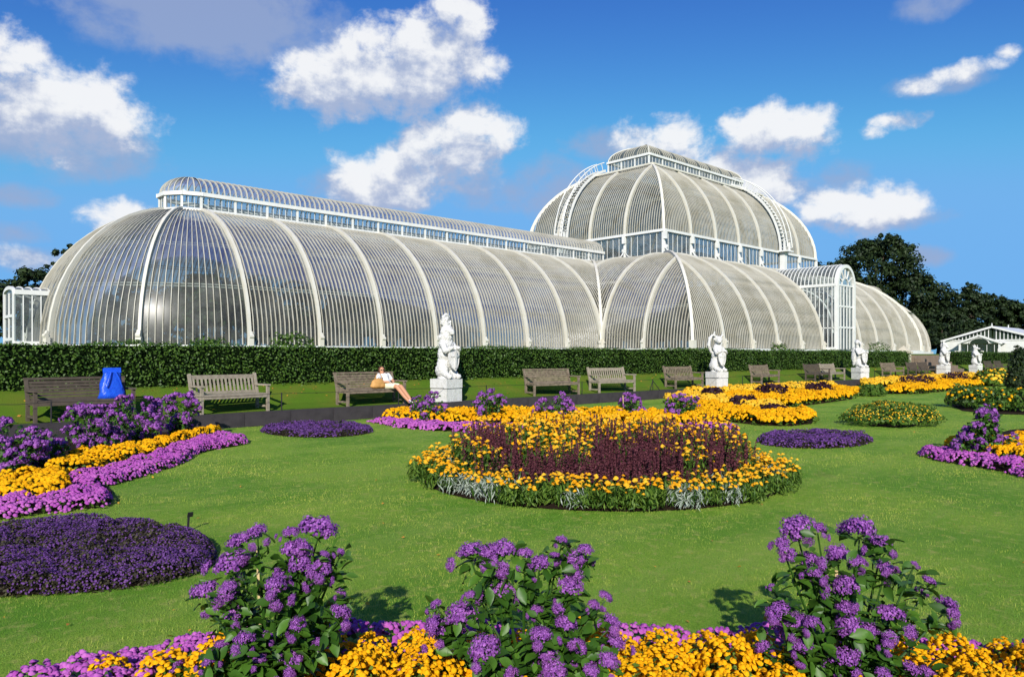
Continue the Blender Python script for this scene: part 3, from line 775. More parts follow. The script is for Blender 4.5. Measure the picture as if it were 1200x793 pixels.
# ---------------------------------------------------------------- statues
def ico(sub=2):
    bm = bmesh.new(); bmesh.ops.create_icosphere(bm, subdivisions=sub, radius=1)
    v = np.array([p.co[:] for p in bm.verts]); f = np.array([[q.index for q in p.verts] for p in bm.faces]); bm.free(); return v, f
ICO = ico(2)
def fuse(name, blobs_, m, parent, voxel=.022, smooth_it=2, extra=None):
    """one continuous skin over ellipsoids and tapering limbs. blob: (centre, radii, rot) or ('limb', [(p, r), ...])"""
    V, F, k = [], [], 0
    for b in blobs_:
        if b[0] == 'limb':
            pts = b[1]
            for (p, r), (q, s) in zip(pts, pts[1:]):
                p, q = np.array(p, float), np.array(q, float); n = max(3, int(np.linalg.norm(q-p)/(min(r, s)*.45)))
                for i in range(n+1):
                    t = i/n; V.append(ICO[0]*(r+(s-r)*t)+p+(q-p)*t); F.append(ICO[1]+k); k += len(ICO[0])
        else:
            c, rad = b[0], b[1]; M = np.array(Matrix.Rotation(0, 3, 'X') if len(b) < 3 else b[2].to_3x3() if hasattr(b[2], 'to_3x3') else b[2])
            V.append((ICO[0]*np.array(rad))@M.T+np.array(c)); F.append(ICO[1]+k); k += len(ICO[0])
    me = np_mesh(name, np.concatenate(V), np.concatenate(F), m)
    o = link(name, me)
    rm = o.modifiers.new('r', 'REMESH'); rm.mode = 'VOXEL'; rm.voxel_size = voxel; rm.use_smooth_shade = True
    sm = o.modifiers.new('s', 'SMOOTH'); sm.factor = .5; sm.iterations = smooth_it
    dg = bpy.context.evaluated_depsgraph_get(); me2 = bpy.data.meshes.new_from_object(o.evaluated_get(dg))
    o.modifiers.clear(); o.data = me2; bpy.data.meshes.remove(me); me2.name = name
    if not me2.materials: me2.materials.append(m)
    if extra: extra(me2)
    if parent: o.parent = parent
    return o
def rx(a): return Matrix.Rotation(R_(a), 3, 'X')
def ry(a): return Matrix.Rotation(R_(a), 3, 'Y')
def rzm(a): return Matrix.Rotation(R_(a), 3, 'Z')
def statue(x, y, kind, label, rz=0, H=1.0):
    o = empty('beast_statue', (x, y, ZT), rz); tag(o, label, 'statue', 'white stone statues along the terrace')
    ST = MAT['stone_white']
    mb = MB(); mb.box((0, 0, .19), (.66, .66, .38)); mb.box((0, 0, .395), (.60, .60, .03)); mb.build('plinth', ST, o)
    mb = MB(); mb.box((0, 0, .545), (.68, .68, .27)); mb.build('pedestal_block', ST, o)
    b = [((0, 0, .70), (.27, .27, .10)), ((0, .02, .78), (.25, .24, .14))]
    lean = {'lion': 0, 'bull': .06, 'bird': -.12, 'hound': -.05, 'horse': .05}[kind]
    # haunches, belly, chest, shoulders
    for s in (-1, 1):
        b += [((s*.17, .02, .94), (.15, .24, .22), rx(-10)), ('limb', [((s*.2, -.12, .86), .10), ((s*.19, -.26, .77), .075), ((s*.19, -.33, .75), .07)])]
    b += [((lean*.3, .06, 1.12), (.255, .23, .32)), ((lean*.6, .03, 1.42), (.265, .22, .32)), ((lean, .0, 1.70), (.25, .20, .24))]
    for s in (-1, 1):                                               # forelegs bent over the shield
        b += [('limb', [((lean+s*.2, -.05, 1.70), .10), ((lean*.7+s*.27, -.22, 1.50), .08), ((s*.2, -.33, 1.56), .07), ((s*.13, -.36, 1.60), .06)])]
    hx, hz = lean*1.7, 2.03
    b += [('limb', [((lean, 0, 1.78), .17), ((hx, -.02, 1.95), .15)])]
    if kind == 'lion':
        b += [((hx, 0, 1.93), (.235, .20, .23)), ((hx, -.03, 2.12), (.185, .19, .19)), ((hx, -.19, 2.08), (.10, .13, .085)), ((hx, -.24, 2.02), (.07, .08, .04)),
              ((hx, .02, 2.33), (.15, .15, .08)), ((hx-.02, .02, 2.46), (.13, .13, .07)), ('limb', [((hx-.1, 0, 2.3), .05), ((hx-.13, 0, 2.52), .05), ((hx, 0, 2.60), .05), ((hx+.1, 0, 2.54), .045)])]
        for k in range(7):
            a = k*math.tau/7; b.append(((hx+.19*math.cos(a), .03+.05*math.sin(a*2), 2.0+.18*math.sin(a)), (.07, .08, .09)))
        for k in range(6): a = k*math.tau/6; b.append(('limb', [((hx+.13*math.cos(a), .02+.13*math.sin(a), 2.3), .035), ((hx+.15*math.cos(a), .02+.15*math.sin(a), 2.42), .025)]))
        b += [('limb', [((.26, .16, 1.0), .05), ((.36, .12, 1.25), .05), ((.40, .06, 1.45), .06), ((.34, .02, 1.60), .07)])]
    elif kind == 'bull':
        b += [((hx-.06, -.05, 2.10), (.16, .2, .17), ry(20)), ((hx-.16, -.20, 2.02), (.10, .12, .10)), ((hx-.1, .1, 2.22), (.11, .1, .1))]
        for s in (-1, 1): b.append(('limb', [((hx+s*.1, 0, 2.2), .05), ((hx+s*.26, .02, 2.30), .045), ((hx+s*.22, 0, 2.46), .025)]))
        for s in (-1, 1): b.append(((hx+s*.2, .02, 2.12), (.09, .04, .05)))
        b += [('limb', [((-.24, .1, 1.55), .06), ((-.4, .08, 1.85), .075), ((-.36, .06, 2.15), .07), ((-.22, .05, 2.3), .05)])]
    elif kind == 'bird':
        b += [((hx-.04, -.04, 2.14), (.155, .18, .16)), ('limb', [((hx-.06, -.18, 2.14), .085), ((hx-.09, -.30, 2.07), .055), ((hx-.09, -.33, 1.99), .025)]), ((hx+.02, .06, 2.26), (.1, .1, .07))]
        for s in (-1, 1):
            b += [((s*.27+lean*.5, .16, 1.45), (.08, .17, .48), ry(s*-6)), ((s*.30, .2, 1.12), (.06, .12, .35))]
    elif kind == 'hound':
        b += [((hx, -.05, 2.10), (.14, .2, .14)), ((hx, -.24, 2.06), (.075, .16, .07)), ('limb', [((hx, .05, 2.2), .05), ((hx, .05, 2.42), .03)])]
        for s in (-1, 1): b.append(('limb', [((hx+s*.1, .03, 2.17), .05), ((hx+s*.17, .06, 2.34), .03)]))
        b += [((.0, .16, 1.6), (.2, .12, .3))]
    else:
        b += [((hx, -.04, 2.12), (.13, .18, .16), rx(25)), ((hx, -.2, 1.99), (.085, .15, .09), rx(35)), ((hx, .12, 2.05), (.07, .13, .25)), ((hx, .02, 2.36), (.13, .12, .06))]
        for s in (-1, 1): b.append(('limb', [((hx+s*.07, .0, 2.24), .045), ((hx+s*.09, .0, 2.44), .02)]))
    body = fuse('body', b, ST, o, .017, 0)
    dm = bpy.data.textures.new('chisel', 'CLOUDS'); dm.noise_scale = .045
    md = body.modifiers.new('d', 'DISPLACE'); md.texture = dm; md.strength = .05; md.mid_level = .5
    # heater shield held in front, with a raised rim and a cross charge
    def shield_pt(a, t): return a
    out = [(-.2, .27), (.2, .27), (.205, .05), (.17, -.13), (.09, -.27), (0, -.35), (-.09, -.27), (-.17, -.13), (-.205, .05)]
    mb = MB(); n = len(out); yy = -.37
    mb.add([(x_, yy+abs(x_)*.25, 1.27+z_) for x_, z_ in out]+[(x_*.98, yy+.06+abs(x_)*.25, 1.27+z_*.98) for x_, z_ in out]+[(0, yy-.02, 1.27)],
           [(i, (i+1) % n, 2*n) for i in range(n)]+[(i, n+i, n+(i+1) % n, (i+1) % n) for i in range(n)]+[tuple(n+i for i in range(n))])
    sh = mb.build('shield', ST, o)
    mb = MB(); mb.tube([(x_, yy+abs(x_)*.25-.008, 1.27+z_) for x_, z_ in out+out[:1]], .016, 5)
    mb.bar((0, yy-.02, 1.0), (0, yy-.02, 1.5), .07, .03, (1, 0, 0)); mb.bar((-.17, yy+.02, 1.36), (0, yy-.025, 1.36), .06, .03, UP); mb.bar((0, yy-.025, 1.36), (.17, yy+.02, 1.36), .06, .03, UP)
    mb.build('shield_rim', ST, sh)
    o.scale = (1, 1, H)
    return o
YS = -24.85
statue(x_at(523, YS), YS, 'lion', 'white stone crowned lion statue beside the sitting woman', R_(8), 1.0)
statue(x_at(840, YS), YS, 'bull', 'white stone horned beast statue with curling tail behind the yellow borders', R_(-14), .98)
statue(x_at(1008, YS), YS, 'bird', 'white stone bird headed winged statue in front of the glasshouse porch', R_(-20), .98)
statue(-4.0, YS, 'horse', 'white stone horse headed statue standing beside the dark benches by the steps', R_(-10), 1.0)
statue(3.6, YS, 'hound', 'white stone hound statue on the far side of the garden steps', R_(-15), .92)
# steps between the two far statues, pedestal with cap
st = empty('garden_steps', (-.2, YK, 0)); tag(st, 'stone garden steps climbing between the two far statues', 'steps')
mat('step_stone', (.23, .17, .12), rough=.9, noise=.5, nscale=4)
for k in range(7): MB().box((0, .3+k*.42, .075+k*.13), (5.6, .44, .15+k*.26)).build('step', MAT['step_stone'], st)
pd = empty('stone_pedestal', (-5.1, -22.6, .85)); tag(pd, 'cream stone pedestal with pyramid cap behind the horse headed statue', 'pedestal')
mat('cream_stone', (.62, .56, .42), rough=.8, noise=.4, nscale=4)
mb = MB(); mb.box((0, 0, .5), (.75, .75, 1.0)); mb.build('shaft', MAT['cream_stone'], pd)
mb = MB(); mb.box((0, 0, 1.06), (.95, .95, .12)); mb.add([(-.42, -.42, 1.12), (.42, -.42, 1.12), (.42, .42, 1.12), (-.42, .42, 1.12), (0, 0, 1.55)], [(0, 1, 4), (1, 2, 4), (2, 3, 4), (3, 0, 4)]); mb.build('cap', MAT['cream_stone'], pd)

# ---------------------------------------------------------------- blue bag, tan bag
mat('blue_plastic', (.012, .075, .62), rough=.35, spec=.5, noise=.4, nscale=12, c3=(.02, .16, .85), bump=.8, bscale=14)
mat('tan_leather', (.56, .30, .09), rough=.6, noise=.4, nscale=14, c3=(.42, .20, .05))
bg = empty('carrier_bag', (x_at(131, -24.62)-.02, -24.68, ZT+.448)); bg.rotation_euler[2] = R_(4)
tag(bg, 'bright blue plastic carrier bag standing on the dark bench', 'bag')
V = []; F = []; nr, nc = 9, 20; rs = random.Random(5)
for j in range(nr):
    t = j/(nr-1); z = .62*t; hw_ = .255*(1-.42*t**1.3)+.02*(t > .9); dp = .15*(1-.55*t)
    for i in range(nc):
        a = 2*math.pi*i/nc; c, s = math.cos(a), math.sin(a); q = 1+.07*math.sin(3*a+j*1.3)+.05*rs.uniform(-1, 1)
        V.append((math.copysign(abs(c)**.55, c)*hw_*q, math.copysign(abs(s)**.55, s)*dp*q, z+.02*math.sin(2*a)*t))
F = [(j*nc+i, j*nc+(i+1) % nc, (j+1)*nc+(i+1) % nc, (j+1)*nc+i) for j in range(nr-1) for i in range(nc)]
mb = MB(); mb.add(V, F+[tuple(reversed(range(nc))), tuple((nr-1)*nc+i for i in range(nc))]); mb.build('body', MAT['blue_plastic'], bg, smooth=True)
mb = MB(); mb.box((0, -.02, .60), (.34, .09, .11), rx(-14)); mb.build('folded_top', MAT['blue_plastic'], bg)
for s in (-1, 1): MB().tube([(s*.04, -.1, .58), (s*.10, -.15, .44), (s*.16, -.15, .25)], .014, 5).build('handle', MAT['blue_plastic'], bg)

# ---------------------------------------------------------------- woman sitting on the bench
mat('skin', (.55, .27, .15), rough=.55); mat('white_cloth', (.80, .80, .77), rough=.85); mat('cream_cloth', (.74, .72, .50), rough=.85)
mat('hair', (.085, .035, .018), rough=.6); mat('shoe', (.72, .68, .64), rough=.7); mat('lens', (.02, .02, .02), rough=.2); mat('lips', (.40, .11, .09), rough=.5)
seat_x = x_at(452, -24.62)
pr = empty('person', (seat_x, -24.66, ZT+.448)); pr.rotation_euler[2] = R_(8)
tag(pr, 'person in white top and cream shorts leaning back on the brown bench, legs stretched out', 'person')
HD = Vector((-.035, .165, .50)); fdir = Vector((-.42, -.88, .05)).normalized(); fsd = Vector((-fdir.y, fdir.x, 0)).normalized()
def hd(f_, s_, z_): p = HD+fdir*f_+fsd*s_; return (p.x, p.y, p.z+z_)
MH = Matrix((fsd, -fdir, UP)).transposed()
bodyb = [((0, -.02, .09), (.165, .13, .11)), ((0, .05, .19), (.14, .11, .13), rx(-25)), ((0, .12, .32), (.17, .11, .13), rx(-20)), ('limb', [((0, .15, .40), .055), ((-.02, .165, .46), .05)]),
         (HD, (.078, .095, .112), MH), (hd(.09, 0, -.008), (.018, .024, .018), MH), (hd(.075, 0, -.06), (.035, .03, .03), MH)]
for s in (-1, 1):
    hipx = s*.085
    bodyb += [(hd(-.01, s*.082, 0), (.015, .02, .03), MH), ('limb', [((hipx, -.06, .07), .085), ((hipx*.9+.03, -.48, .06), .06), ((hipx*.8+.06, -.74, -.20), .052), ((hipx*.6+.10, -.88, -.35), .036)]),
              ('limb', [((hipx*.6+.10, -.88, -.36), .036), ((hipx*.6+.13, -1.0, -.34), .032)]), ((s*.175, .13, .365), (.06, .06, .06))]
    arm = [((s*.19, .13, .36), .05), ((s*.27, .03, .20), .04), ((s*.15, -.15, .19), .033), ((s*.09, -.19, .185), .03)]
    bodyb.append(('limb', arm))
    for k in range(5):                                              # fingers resting in the lap
        q = (s*(.085-.012*k), -.19-.006*k, .195-.010*k); e = (s*(.03-.012*k), -.22-.01*(k % 3), .17-.010*k); bodyb.append(('limb', [(q, .010), (e, .008)]))
fuse('body', bodyb, MAT['skin'], pr, .011, 1)
shirt = [((0, .05, .19), (.155, .125, .14), rx(-25)), ((0, .12, .32), (.185, .125, .12), rx(-20)), ((0, 0, .14), (.16, .13, .08))]
for s in (-1, 1): shirt.append(('limb', [((s*.175, .13, .365), .068), ((s*.235, .08, .26), .062)]))
fuse('shirt', shirt, MAT['white_cloth'], pr, .014, 1)
shorts = [((0, -.03, .09), (.18, .145, .108))]
for s in (-1, 1): shorts.append(('limb', [((s*.085, -.06, .075), .098), ((s*.085*.9+.02, -.36, .07), .083)]))
fuse('shorts', shorts, MAT['cream_cloth'], pr, .014, 1)
hair = [(hd(-.03, 0, .035), (.092, .092, .098), MH), (hd(-.045, 0, -.05), (.085, .06, .10), MH)]
for s in (-1, 1): hair.append((hd(0, s*.072, -.01), (.026, .05, .085), MH))
fuse('hair', hair, MAT['hair'], pr, .012, 1)
mb = MB()
for s in (-1, 1): mb.box(hd(.089, s*.032, .015), (.045, .012, .026), MH)
mb.box(hd(.091, 0, .02), (.03, .01, .008), MH); mb.build('sunglasses', MAT['lens'], pr)
MB().box(hd(.094, 0, -.052), (.04, .008, .010), MH).build('mouth', MAT['lips'], pr)
for s in (-1, 1):
    fuse('shoe', [((s*.05+.11, -.94, -.355), (.045, .10, .045), rzm(-10)), ((s*.05+.10, -.89, -.335), (.042, .045, .05))], MAT['shoe'], pr, .012, 1)
tb = empty('handbag', (seat_x-.33, -24.74, ZT+.448)); tag(tb, 'tan leather handbag on the bench beside the sitting person', 'handbag')
fuse('body', [((0, 0, .15), (.23, .10, .15)), ((-.06, .0, .08), (.2, .11, .085)), ((.08, 0, .08), (.18, .11, .085))], MAT['tan_leather'], tb, .02, 2)
MB().tube([(-.12, -.02, .27), (-.07, -.03, .40), (.07, -.03, .40), (.12, -.02, .27)], .012, 6).build('handle', MAT['tan_leather'], tb)

# ---------------------------------------------------------------- trees
def tree(name, base, H, lobes, n, leaf, label, trunk_r=.5, m='leaf_tree', group='trees behind the glasshouse'):
    """lobes: (x, y, z, rx, ry, rz) relative to the base"""
    root = empty(name, base, -YAW); tag(root, label, 'tree', group)
    mb = MB(); top = min(l[2] for l in lobes)
    mb.tube([(0, 0, -.3), (.1, 0, top*.5), (0, .1, top), (0, 0, H*.75)], [trunk_r*1.25, trunk_r, trunk_r*.75, trunk_r*.2], 9)
    for l in lobes: mb.tube([(0, 0, top*.8), (l[0]*.5, l[1]*.5, top*.6+l[2]*.4), (l[0], l[1], l[2])], [trunk_r*.45, trunk_r*.28, trunk_r*.1], 6)
    mb.build('trunk', MAT['bark'], root)
    P, N, W = [], [], []; tot = sum(l[3]*l[5] for l in lobes)
    for l in lobes:
        k = int(n*l[3]*l[5]/tot); nc = max(6, k//55)
        cd = rand_dirs(nc, -.55); cr = rng.uniform(.45, 1.08, nc)**.6
        cc = cd*cr[:, None]*np.array(l[3:])+np.array(l[:3]); cs = rng.uniform(.16, .34, nc)*min(l[3:])
        idx = rng.integers(0, nc, k); d = rand_dirs(k)
        P.append(cc[idx]+d*(cs[idx]*rng.uniform(.4, 1.1, k))[:, None]*[1, 1, .7]); N.append(d+[0, 0, .5]+rng.normal(0, .4, (k, 3))); W.append(np.clip(rng.beta(1.2, 2, k)+rng.normal(0, .12, nc)[idx], 0, 1))
    P = np.concatenate(P); N = np.concatenate(N); W = np.concatenate(W)
    V, F = scatter(LEAF_V, LEAF_F, P, frames(N), rng.uniform(.7, 1.4, len(P))*leaf)
    cr_ = link('crown', np_mesh('crown', V, F, MAT[m], np.repeat(W, 4)), root)
    return root
def gpos(u, fw, z=1.8):
    p = atd(u, HOR, fw); return (p.x, p.y, z)
S = 1.0
tree('broadleaf_tree', gpos(1026, 135), 21, [(0, 0, 14.5, 8.5, 6, 6.0), (-6.5, 1, 12, 6, 5, 5), (6, 0, 9.5, 7, 5, 5.5), (11.5, 0, 7, 6, 4, 3.6), (1, -1, 18.6, 5, 4, 3.0), (-3, -1, 7, 9, 5, 5), (4, 0, 4, 11, 5, 4.5)], 42000, .56,
     'tall dark spreading tree towering behind the far end of the glasshouse', .9)
tree('conifer_tree', gpos(1140, 128), 12, [(0, 0, 4.5, 6, 4, 5), (-1, 0, 8.8, 3.2, 3, 2.8), (3.6, 0, 7.2, 3.8, 3, 2.8), (-5, 0, 4, 4.6, 4, 4), (-.6, 0, 10.8, .9, 1, 1.5), (6.5, 0, 3.4, 4.5, 4, 3.6)], 26000, .48,
     'dark pointed conifer behind the white gabled house', .5)
tree('broadleaf_tree', gpos(1100, 142), 9, [(0, 0, 2.8, 5, 4, 3.4), (5, 0, 2.4, 5, 4, 3)], 9000, .62, 'low dark tree filling the gap between the tall tree and the conifer', .4)
tree('broadleaf_tree', gpos(1212, 125), 10, [(0, 0, 5, 5, 4, 5), (-2.5, 0, 6.3, 3.4, 3, 3.0), (4, 0, 5, 4.5, 4, 5)], 12000, .58, 'rounded dark tree right of the conifer behind the white house', .4)
tree('broadleaf_tree', gpos(1290, 120), 10, [(0, 0, 5, 6, 4, 5)], 6000, .6, 'dark tree beyond the gable of the white house', .4)
tree('broadleaf_tree', gpos(1104, 112), 5, [(0, 0, 2.4, 4, 3, 2.4), (-4, 0, 1.6, 4, 3, 1.8), (4, 0, 2, 4, 3, 2.2)], 8000, .4, 'low dark thicket beside the far rounded end of the glasshouse', .25)
bt = tree('broadleaf_tree', (-70, 38, 1.8), 8, [(0, 0, 4.6, 4, 3, 3.2), (-2, 1, 3, 4, 3, 3), (2.5, 0, 2.4, 4, 3, 2.6)], 5000, .5, 'dark tree beyond the glasshouse, seen only through its panes', .35, group='trees seen through the glasshouse')
for i in range(1, 15):
    c = copy_tree(bt); c.location = (-70+i*7.5, 38+(i*37 % 11), 1.8); c.rotation_euler[2] = i*1.7; sc_ = .85+.05*(i % 5); c.scale = (sc_, sc_, sc_)
tree('broadleaf_tree', gpos(76, 100), 15, [(0, 0, 13.2, 1.6, 1.6, 1.5), (-.4, 0, 11.6, 1.7, 1.6, 1.3), (.6, 0, 9.5, 2.2, 2, 2)], 2500, .36, 'slender tree top showing above the rounded end of the glasshouse', .3, group='trees left of the glasshouse')
tree('broadleaf_tree', gpos(38, 85), 8, [(.2, 0, 6.6, 1.2, 1.2, 1.2), (0, 0, 4.4, 1.8, 2, 2.0)], 2500, .34, 'small round tree top just above the end porch', .3, group='trees left of the glasshouse')
tree('broadleaf_tree', gpos(-14, 75), 8, [(0, 0, 5.2, 2.2, 2, 1.9), (-2, 0, 4, 3, 2, 3), (.6, 0, 2.2, 2, 2, 2.2)], 4500, .34, 'dark bushy tree standing beside the end porch', .3, group='trees left of the glasshouse')

# ---------------------------------------------------------------- white gabled house
hp = Vector(gpos(1163, 86, 1.7)); hs = empty('gabled_house', hp, -YAW-R_(47)); tag(hs, 'low white house with wide glazed gable and small gabled porch beyond the hedge', 'house')
W_, HE, HR, DP = 5.0, 1.75, 3.25, 11
wh = MAT['white_clean']; mat('dark_interior', (.02, .035, .02), rough=.5); mat('roof_white', (.66, .67, .66), rough=.5, noise=.3)
mb = MB(); mb.box((0, .1, HE/2), (2*W_, .2, HE)); mb.build('wall', wh, hs)
for s in (-1, 1): MB().box((s*(W_-.1), DP/2+.2, HE/2), (.2, DP, HE)).build('wall', wh, hs)
for s in (-1, 1):
    mb = MB(); a, b = Vector((s*(W_+.3), -.25, HE-.1)), Vector((0, -.25, HR)); t = (b-a)
    mb.add([a, b, b+Vector((0, DP+.5, 0)), a+Vector((0, DP+.5, 0)), a+UP*.12, b+UP*.12, b+Vector((0, DP+.5, .12)), a+Vector((0, DP+.5, .12))],
           [(0, 1, 2, 3), (4, 7, 6, 5), (0, 4, 5, 1), (3, 2, 6, 7), (0, 3, 7, 4), (1, 5, 6, 2)]); mb.build('roof', MAT['roof_white'], hs)
    MB().bar(a+Vector((0, -.03, .02)), b+Vector((0, -.03, .02)), .22, .1, UP).build('barge_board', wh, hs)
    gl = MB(); gl.add([(s*(W_-.4), .02, HE+.02), (s*.08, .02, HE+.02), (s*.08, .02, HR-.2)], [(0, 1, 2)]); gp_ = gl.build('gable_glass', MAT['dark_interior'], hs)
    mb = MB()
    for k in range(1, 12):
        x = s*(W_-.4)*k/12; mb.bar((x, -.01, HE), (x, -.01, HE+(HR-HE-.15)*(1-k/12)), .07, .05, (1, 0, 0))
    mb.build('glazing_bars', wh, gp_)
MB().box((0, -.02, HE), (2*W_-.3, .12, .12)).build('tie_beam', wh, hs)
for x, y in ((0, -.2), (0, DP*.6)): MB().tube([(x, y, HR), (x, y, HR+.45)], [.09, .03], 6).build('finial', wh, hs)
po = empty('porch', parent=hs); po.location = (-1.0, -1.3, 0)
for s in (-1, 1):
    MB().bar((s*2.3, 0, 1.35), (0, 0, 2.25), .2, .3, UP).build('barge_board', wh, po)
    MB().box((s*2.0, .1, .68), (.16, .3, 1.36)).build('post', wh, po)
    mb = MB(); mb.add([(s*2.35, 0, 1.38), (0, 0, 2.30), (0, 1.3, 2.30), (s*2.35, 1.3, 1.38)], [(0, 1, 2, 3)]); mb.build('porch_roof', MAT['roof_white'], po)
MB().tube([(1.0*math.cos(math.pi*k/8), -.02, 1.35+.62*math.sin(math.pi*k/8)) for k in range(9)], .05, 5).build('arch', wh, po)
MB().add([(-2.2, .12, 1.36), (2.2, .12, 1.36), (0, .12, 2.24)], [(0, 1, 2)]).build('gable_panel', wh, po)
mb = MB(); mb.add([(.98*math.cos(math.pi*k/8), .03, 1.35+.6*math.sin(math.pi*k/8)) for k in range(9)], [tuple(range(9))]); mb.build('fan_window', MAT['dark_interior'], po)
for x in (-1.2, -.2, .75, 1.5):
    d_ = MB().box((x, .16, .62), (.5 if x < .5 else .62, .06, 1.2)).build('door', MAT['dark_interior'], po)
    MB().bar((x, .12, .05), (x, .12, 1.2), .05, .04, (1, 0, 0)).build('door_bar', wh, d_)

# ---------------------------------------------------------------- plants inside the glasshouse
def palm_proto(H, nf, L, seed):
    r = np.random.default_rng(seed); root = empty('indoor_palm'); mb = MB()
    mb.tube([(0, 0, 0), (.1, 0, H*.5), (0, 0, H)], [.2, .15, .12], 7); mb.build('trunk', MAT['bark'], root)
    V, F = [], []
    for i in range(nf):
        a = r.uniform(0, 6.28); e = r.uniform(-.1, 1.1); hd = np.array([math.cos(a), math.sin(a), 0]); sd = np.array([-hd[1], hd[0], 0])
        for k in range(1, 15):
            t = k/14; p = hd*(L*t*math.cos(e*.6))+np.array([0, 0, H+L*(t*math.sin(e)-.55*t*t)]); l = L*.26*math.sin(math.pi*(t*.85+.1))
            for s in (-1, 1):
                q = p+sd*(s*l)+hd*(l*.45)-np.array([0, 0, l*.35]); wv = hd*.06
                n = len(V); V += [p-wv, p+wv, q+wv*.3, q-wv*.3]; F.append((n, n+1, n+2, n+3))
    link('fronds', np_mesh('fronds', np.array(V), F, MAT['leaf_inner'], np.repeat(r.random(len(V)//4), 4)), root); return root
def bush_proto(H, W, seed, n=900):
    root = empty('indoor_shrub'); d = rand_dirs(n, -.3); r = rng.uniform(.35, 1.05, n)**.5
    P = d*r[:, None]*[W, W, H*.5]+[0, 0, H*.5]
    V, F = scatter(LEAF_V, LEAF_F, P, frames(d+rng.normal(0, .5, (n, 3))), rng.uniform(.25, .6, n))
    link('foliage', np_mesh('foliage', V, F, MAT['leaf_inner'], np.repeat(rng.random(n), 4)), root)
    MB().tube([(0, 0, 0), (0, 0, H*.7)], [.1, .05], 6).build('stem', MAT['bark'], root); return root
PP = [palm_proto(3.2, 22, 2.6, 1), palm_proto(5.2, 24, 3.0, 2), palm_proto(9, 26, 3.6, 3), bush_proto(3.2, 1.7, 4), bush_proto(4.6, 2.0, 5)]
used = set(); rp = random.Random(9)
def indoor(k, x, y, s=1):
    o = PP[k] if k not in used else copy_tree(PP[k]); used.add(k)
    o.location = (x, y, ZB-.35); o.rotation_euler[2] = rp.uniform(0, 6.28); o.scale = (s, s, s*rp.uniform(.85, 1.1))
    tag(o, 'green palm growing inside the glasshouse, seen through the panes' if k < 3 else 'leafy green shrub growing inside the glasshouse, seen through the panes', 'palm' if k < 3 else 'shrub', 'palms inside the glasshouse' if k < 3 else 'shrubs inside the glasshouse')
x = -52.0
while x < 52:
    for y in (-3.6, 0.2, 3.8):
        if abs(x) > 20 or True:
            yy = y+rp.uniform(-.8, .8)
            if abs(x) > 48 and abs(yy) > 3: continue
            k = rp.choice([0, 3, 4, 4, 1] if abs(x) > 14 else [1, 1, 4, 4, 2])
            indoor(k, x+rp.uniform(-.8, .8), yy, rp.uniform(.85, 1.1))
    x += 2.9
for i in range(26):
    sx = rp.uniform(-18, 18); indoor(rp.choice([0, 3, 4, 4]), sx, rp.choice([-1, -1, 1])*rp.uniform(8, 11.6), rp.uniform(.85, 1.1))
fl = MB(); fl.box((0, 0, ZB-.37), (2*XA+6, 4*B-1, .04)); fl.box((0, 0, ZB-.366), (11*B-1, 8*B-1, .04)); tag(fl.build('glasshouse_floor', MAT['soil']), kind='structure')
# ---------------------------------------------------------------- grass blades
def cam_xy(r, fw): return CX+r*CYA+fw*SY, CY-r*SY+fw*CYA
def to_cam(P):
    dx, dy = P[:, 0]-CX, P[:, 1]-CY; return dx*CYA-dy*SY, dx*SY+dy*CYA
def in_poly(x, y, poly):
    poly = np.asarray(poly); ins = np.zeros(len(x), bool); j = len(poly)-1
    for i in range(len(poly)):
        xi, yi = poly[i]; xj, yj = poly[j]
        c = ((yi > y) != (yj > y)) & (x < (xj-xi)*(y-yi)/(yj-yi+1e-12)+xi); ins ^= c; j = i
    return ins
def edge_dist(x, y, poly):
    poly = np.asarray(poly); d = np.full(len(x), 1e9)
    for (ax, ay), (bx, by) in zip(poly, np.roll(poly, -1, 0)):
        vx, vy = bx-ax, by-ay; t = np.clip(((x-ax)*vx+(y-ay)*vy)/(vx*vx+vy*vy+1e-12), 0, 1)
        d = np.minimum(d, np.hypot(x-ax-t*vx, y-ay-t*vy))
    return d
def px_poly(pts, z=0): return [tuple(at(u, v, z).xy) for u, v in pts]
def smooth_poly(poly, it=2):
    p = np.asarray(poly, float)
    for _ in range(it):
        q = np.roll(p, -1, 0); p = np.stack([p*.75+q*.25, p*.25+q*.75], 1).reshape(-1, 2)
    return p
def sample(poly, dens):
    p = np.asarray(poly); x0, y0 = p.min(0); x1, y1 = p.max(0); n = int((x1-x0)*(y1-y0)*dens)
    x, y = rng.uniform(x0, x1, n), rng.uniform(y0, y1, n); k = in_poly(x, y, p); return x[k], y[k]
BEDS = []                                                          # outlines kept free of grass
def soil(poly, name='bed_soil', k=.955):
    p = np.asarray(poly); c = p.mean(0); p = c+(p-c)*k; BEDS.append(p); n = len(p)
    mb = MB(); mb.add([(x, y, .006) for x, y in p]+[(c[0]+(x-c[0])*.9, c[1]+(y-c[1])*.9, .03) for x, y in p],
                      [(i, (i+1) % n, n+(i+1) % n, n+i) for i in range(n)]+[tuple(n+i for i in range(n))])
    return tag(mb.build(name, MAT['soil']), kind='structure')

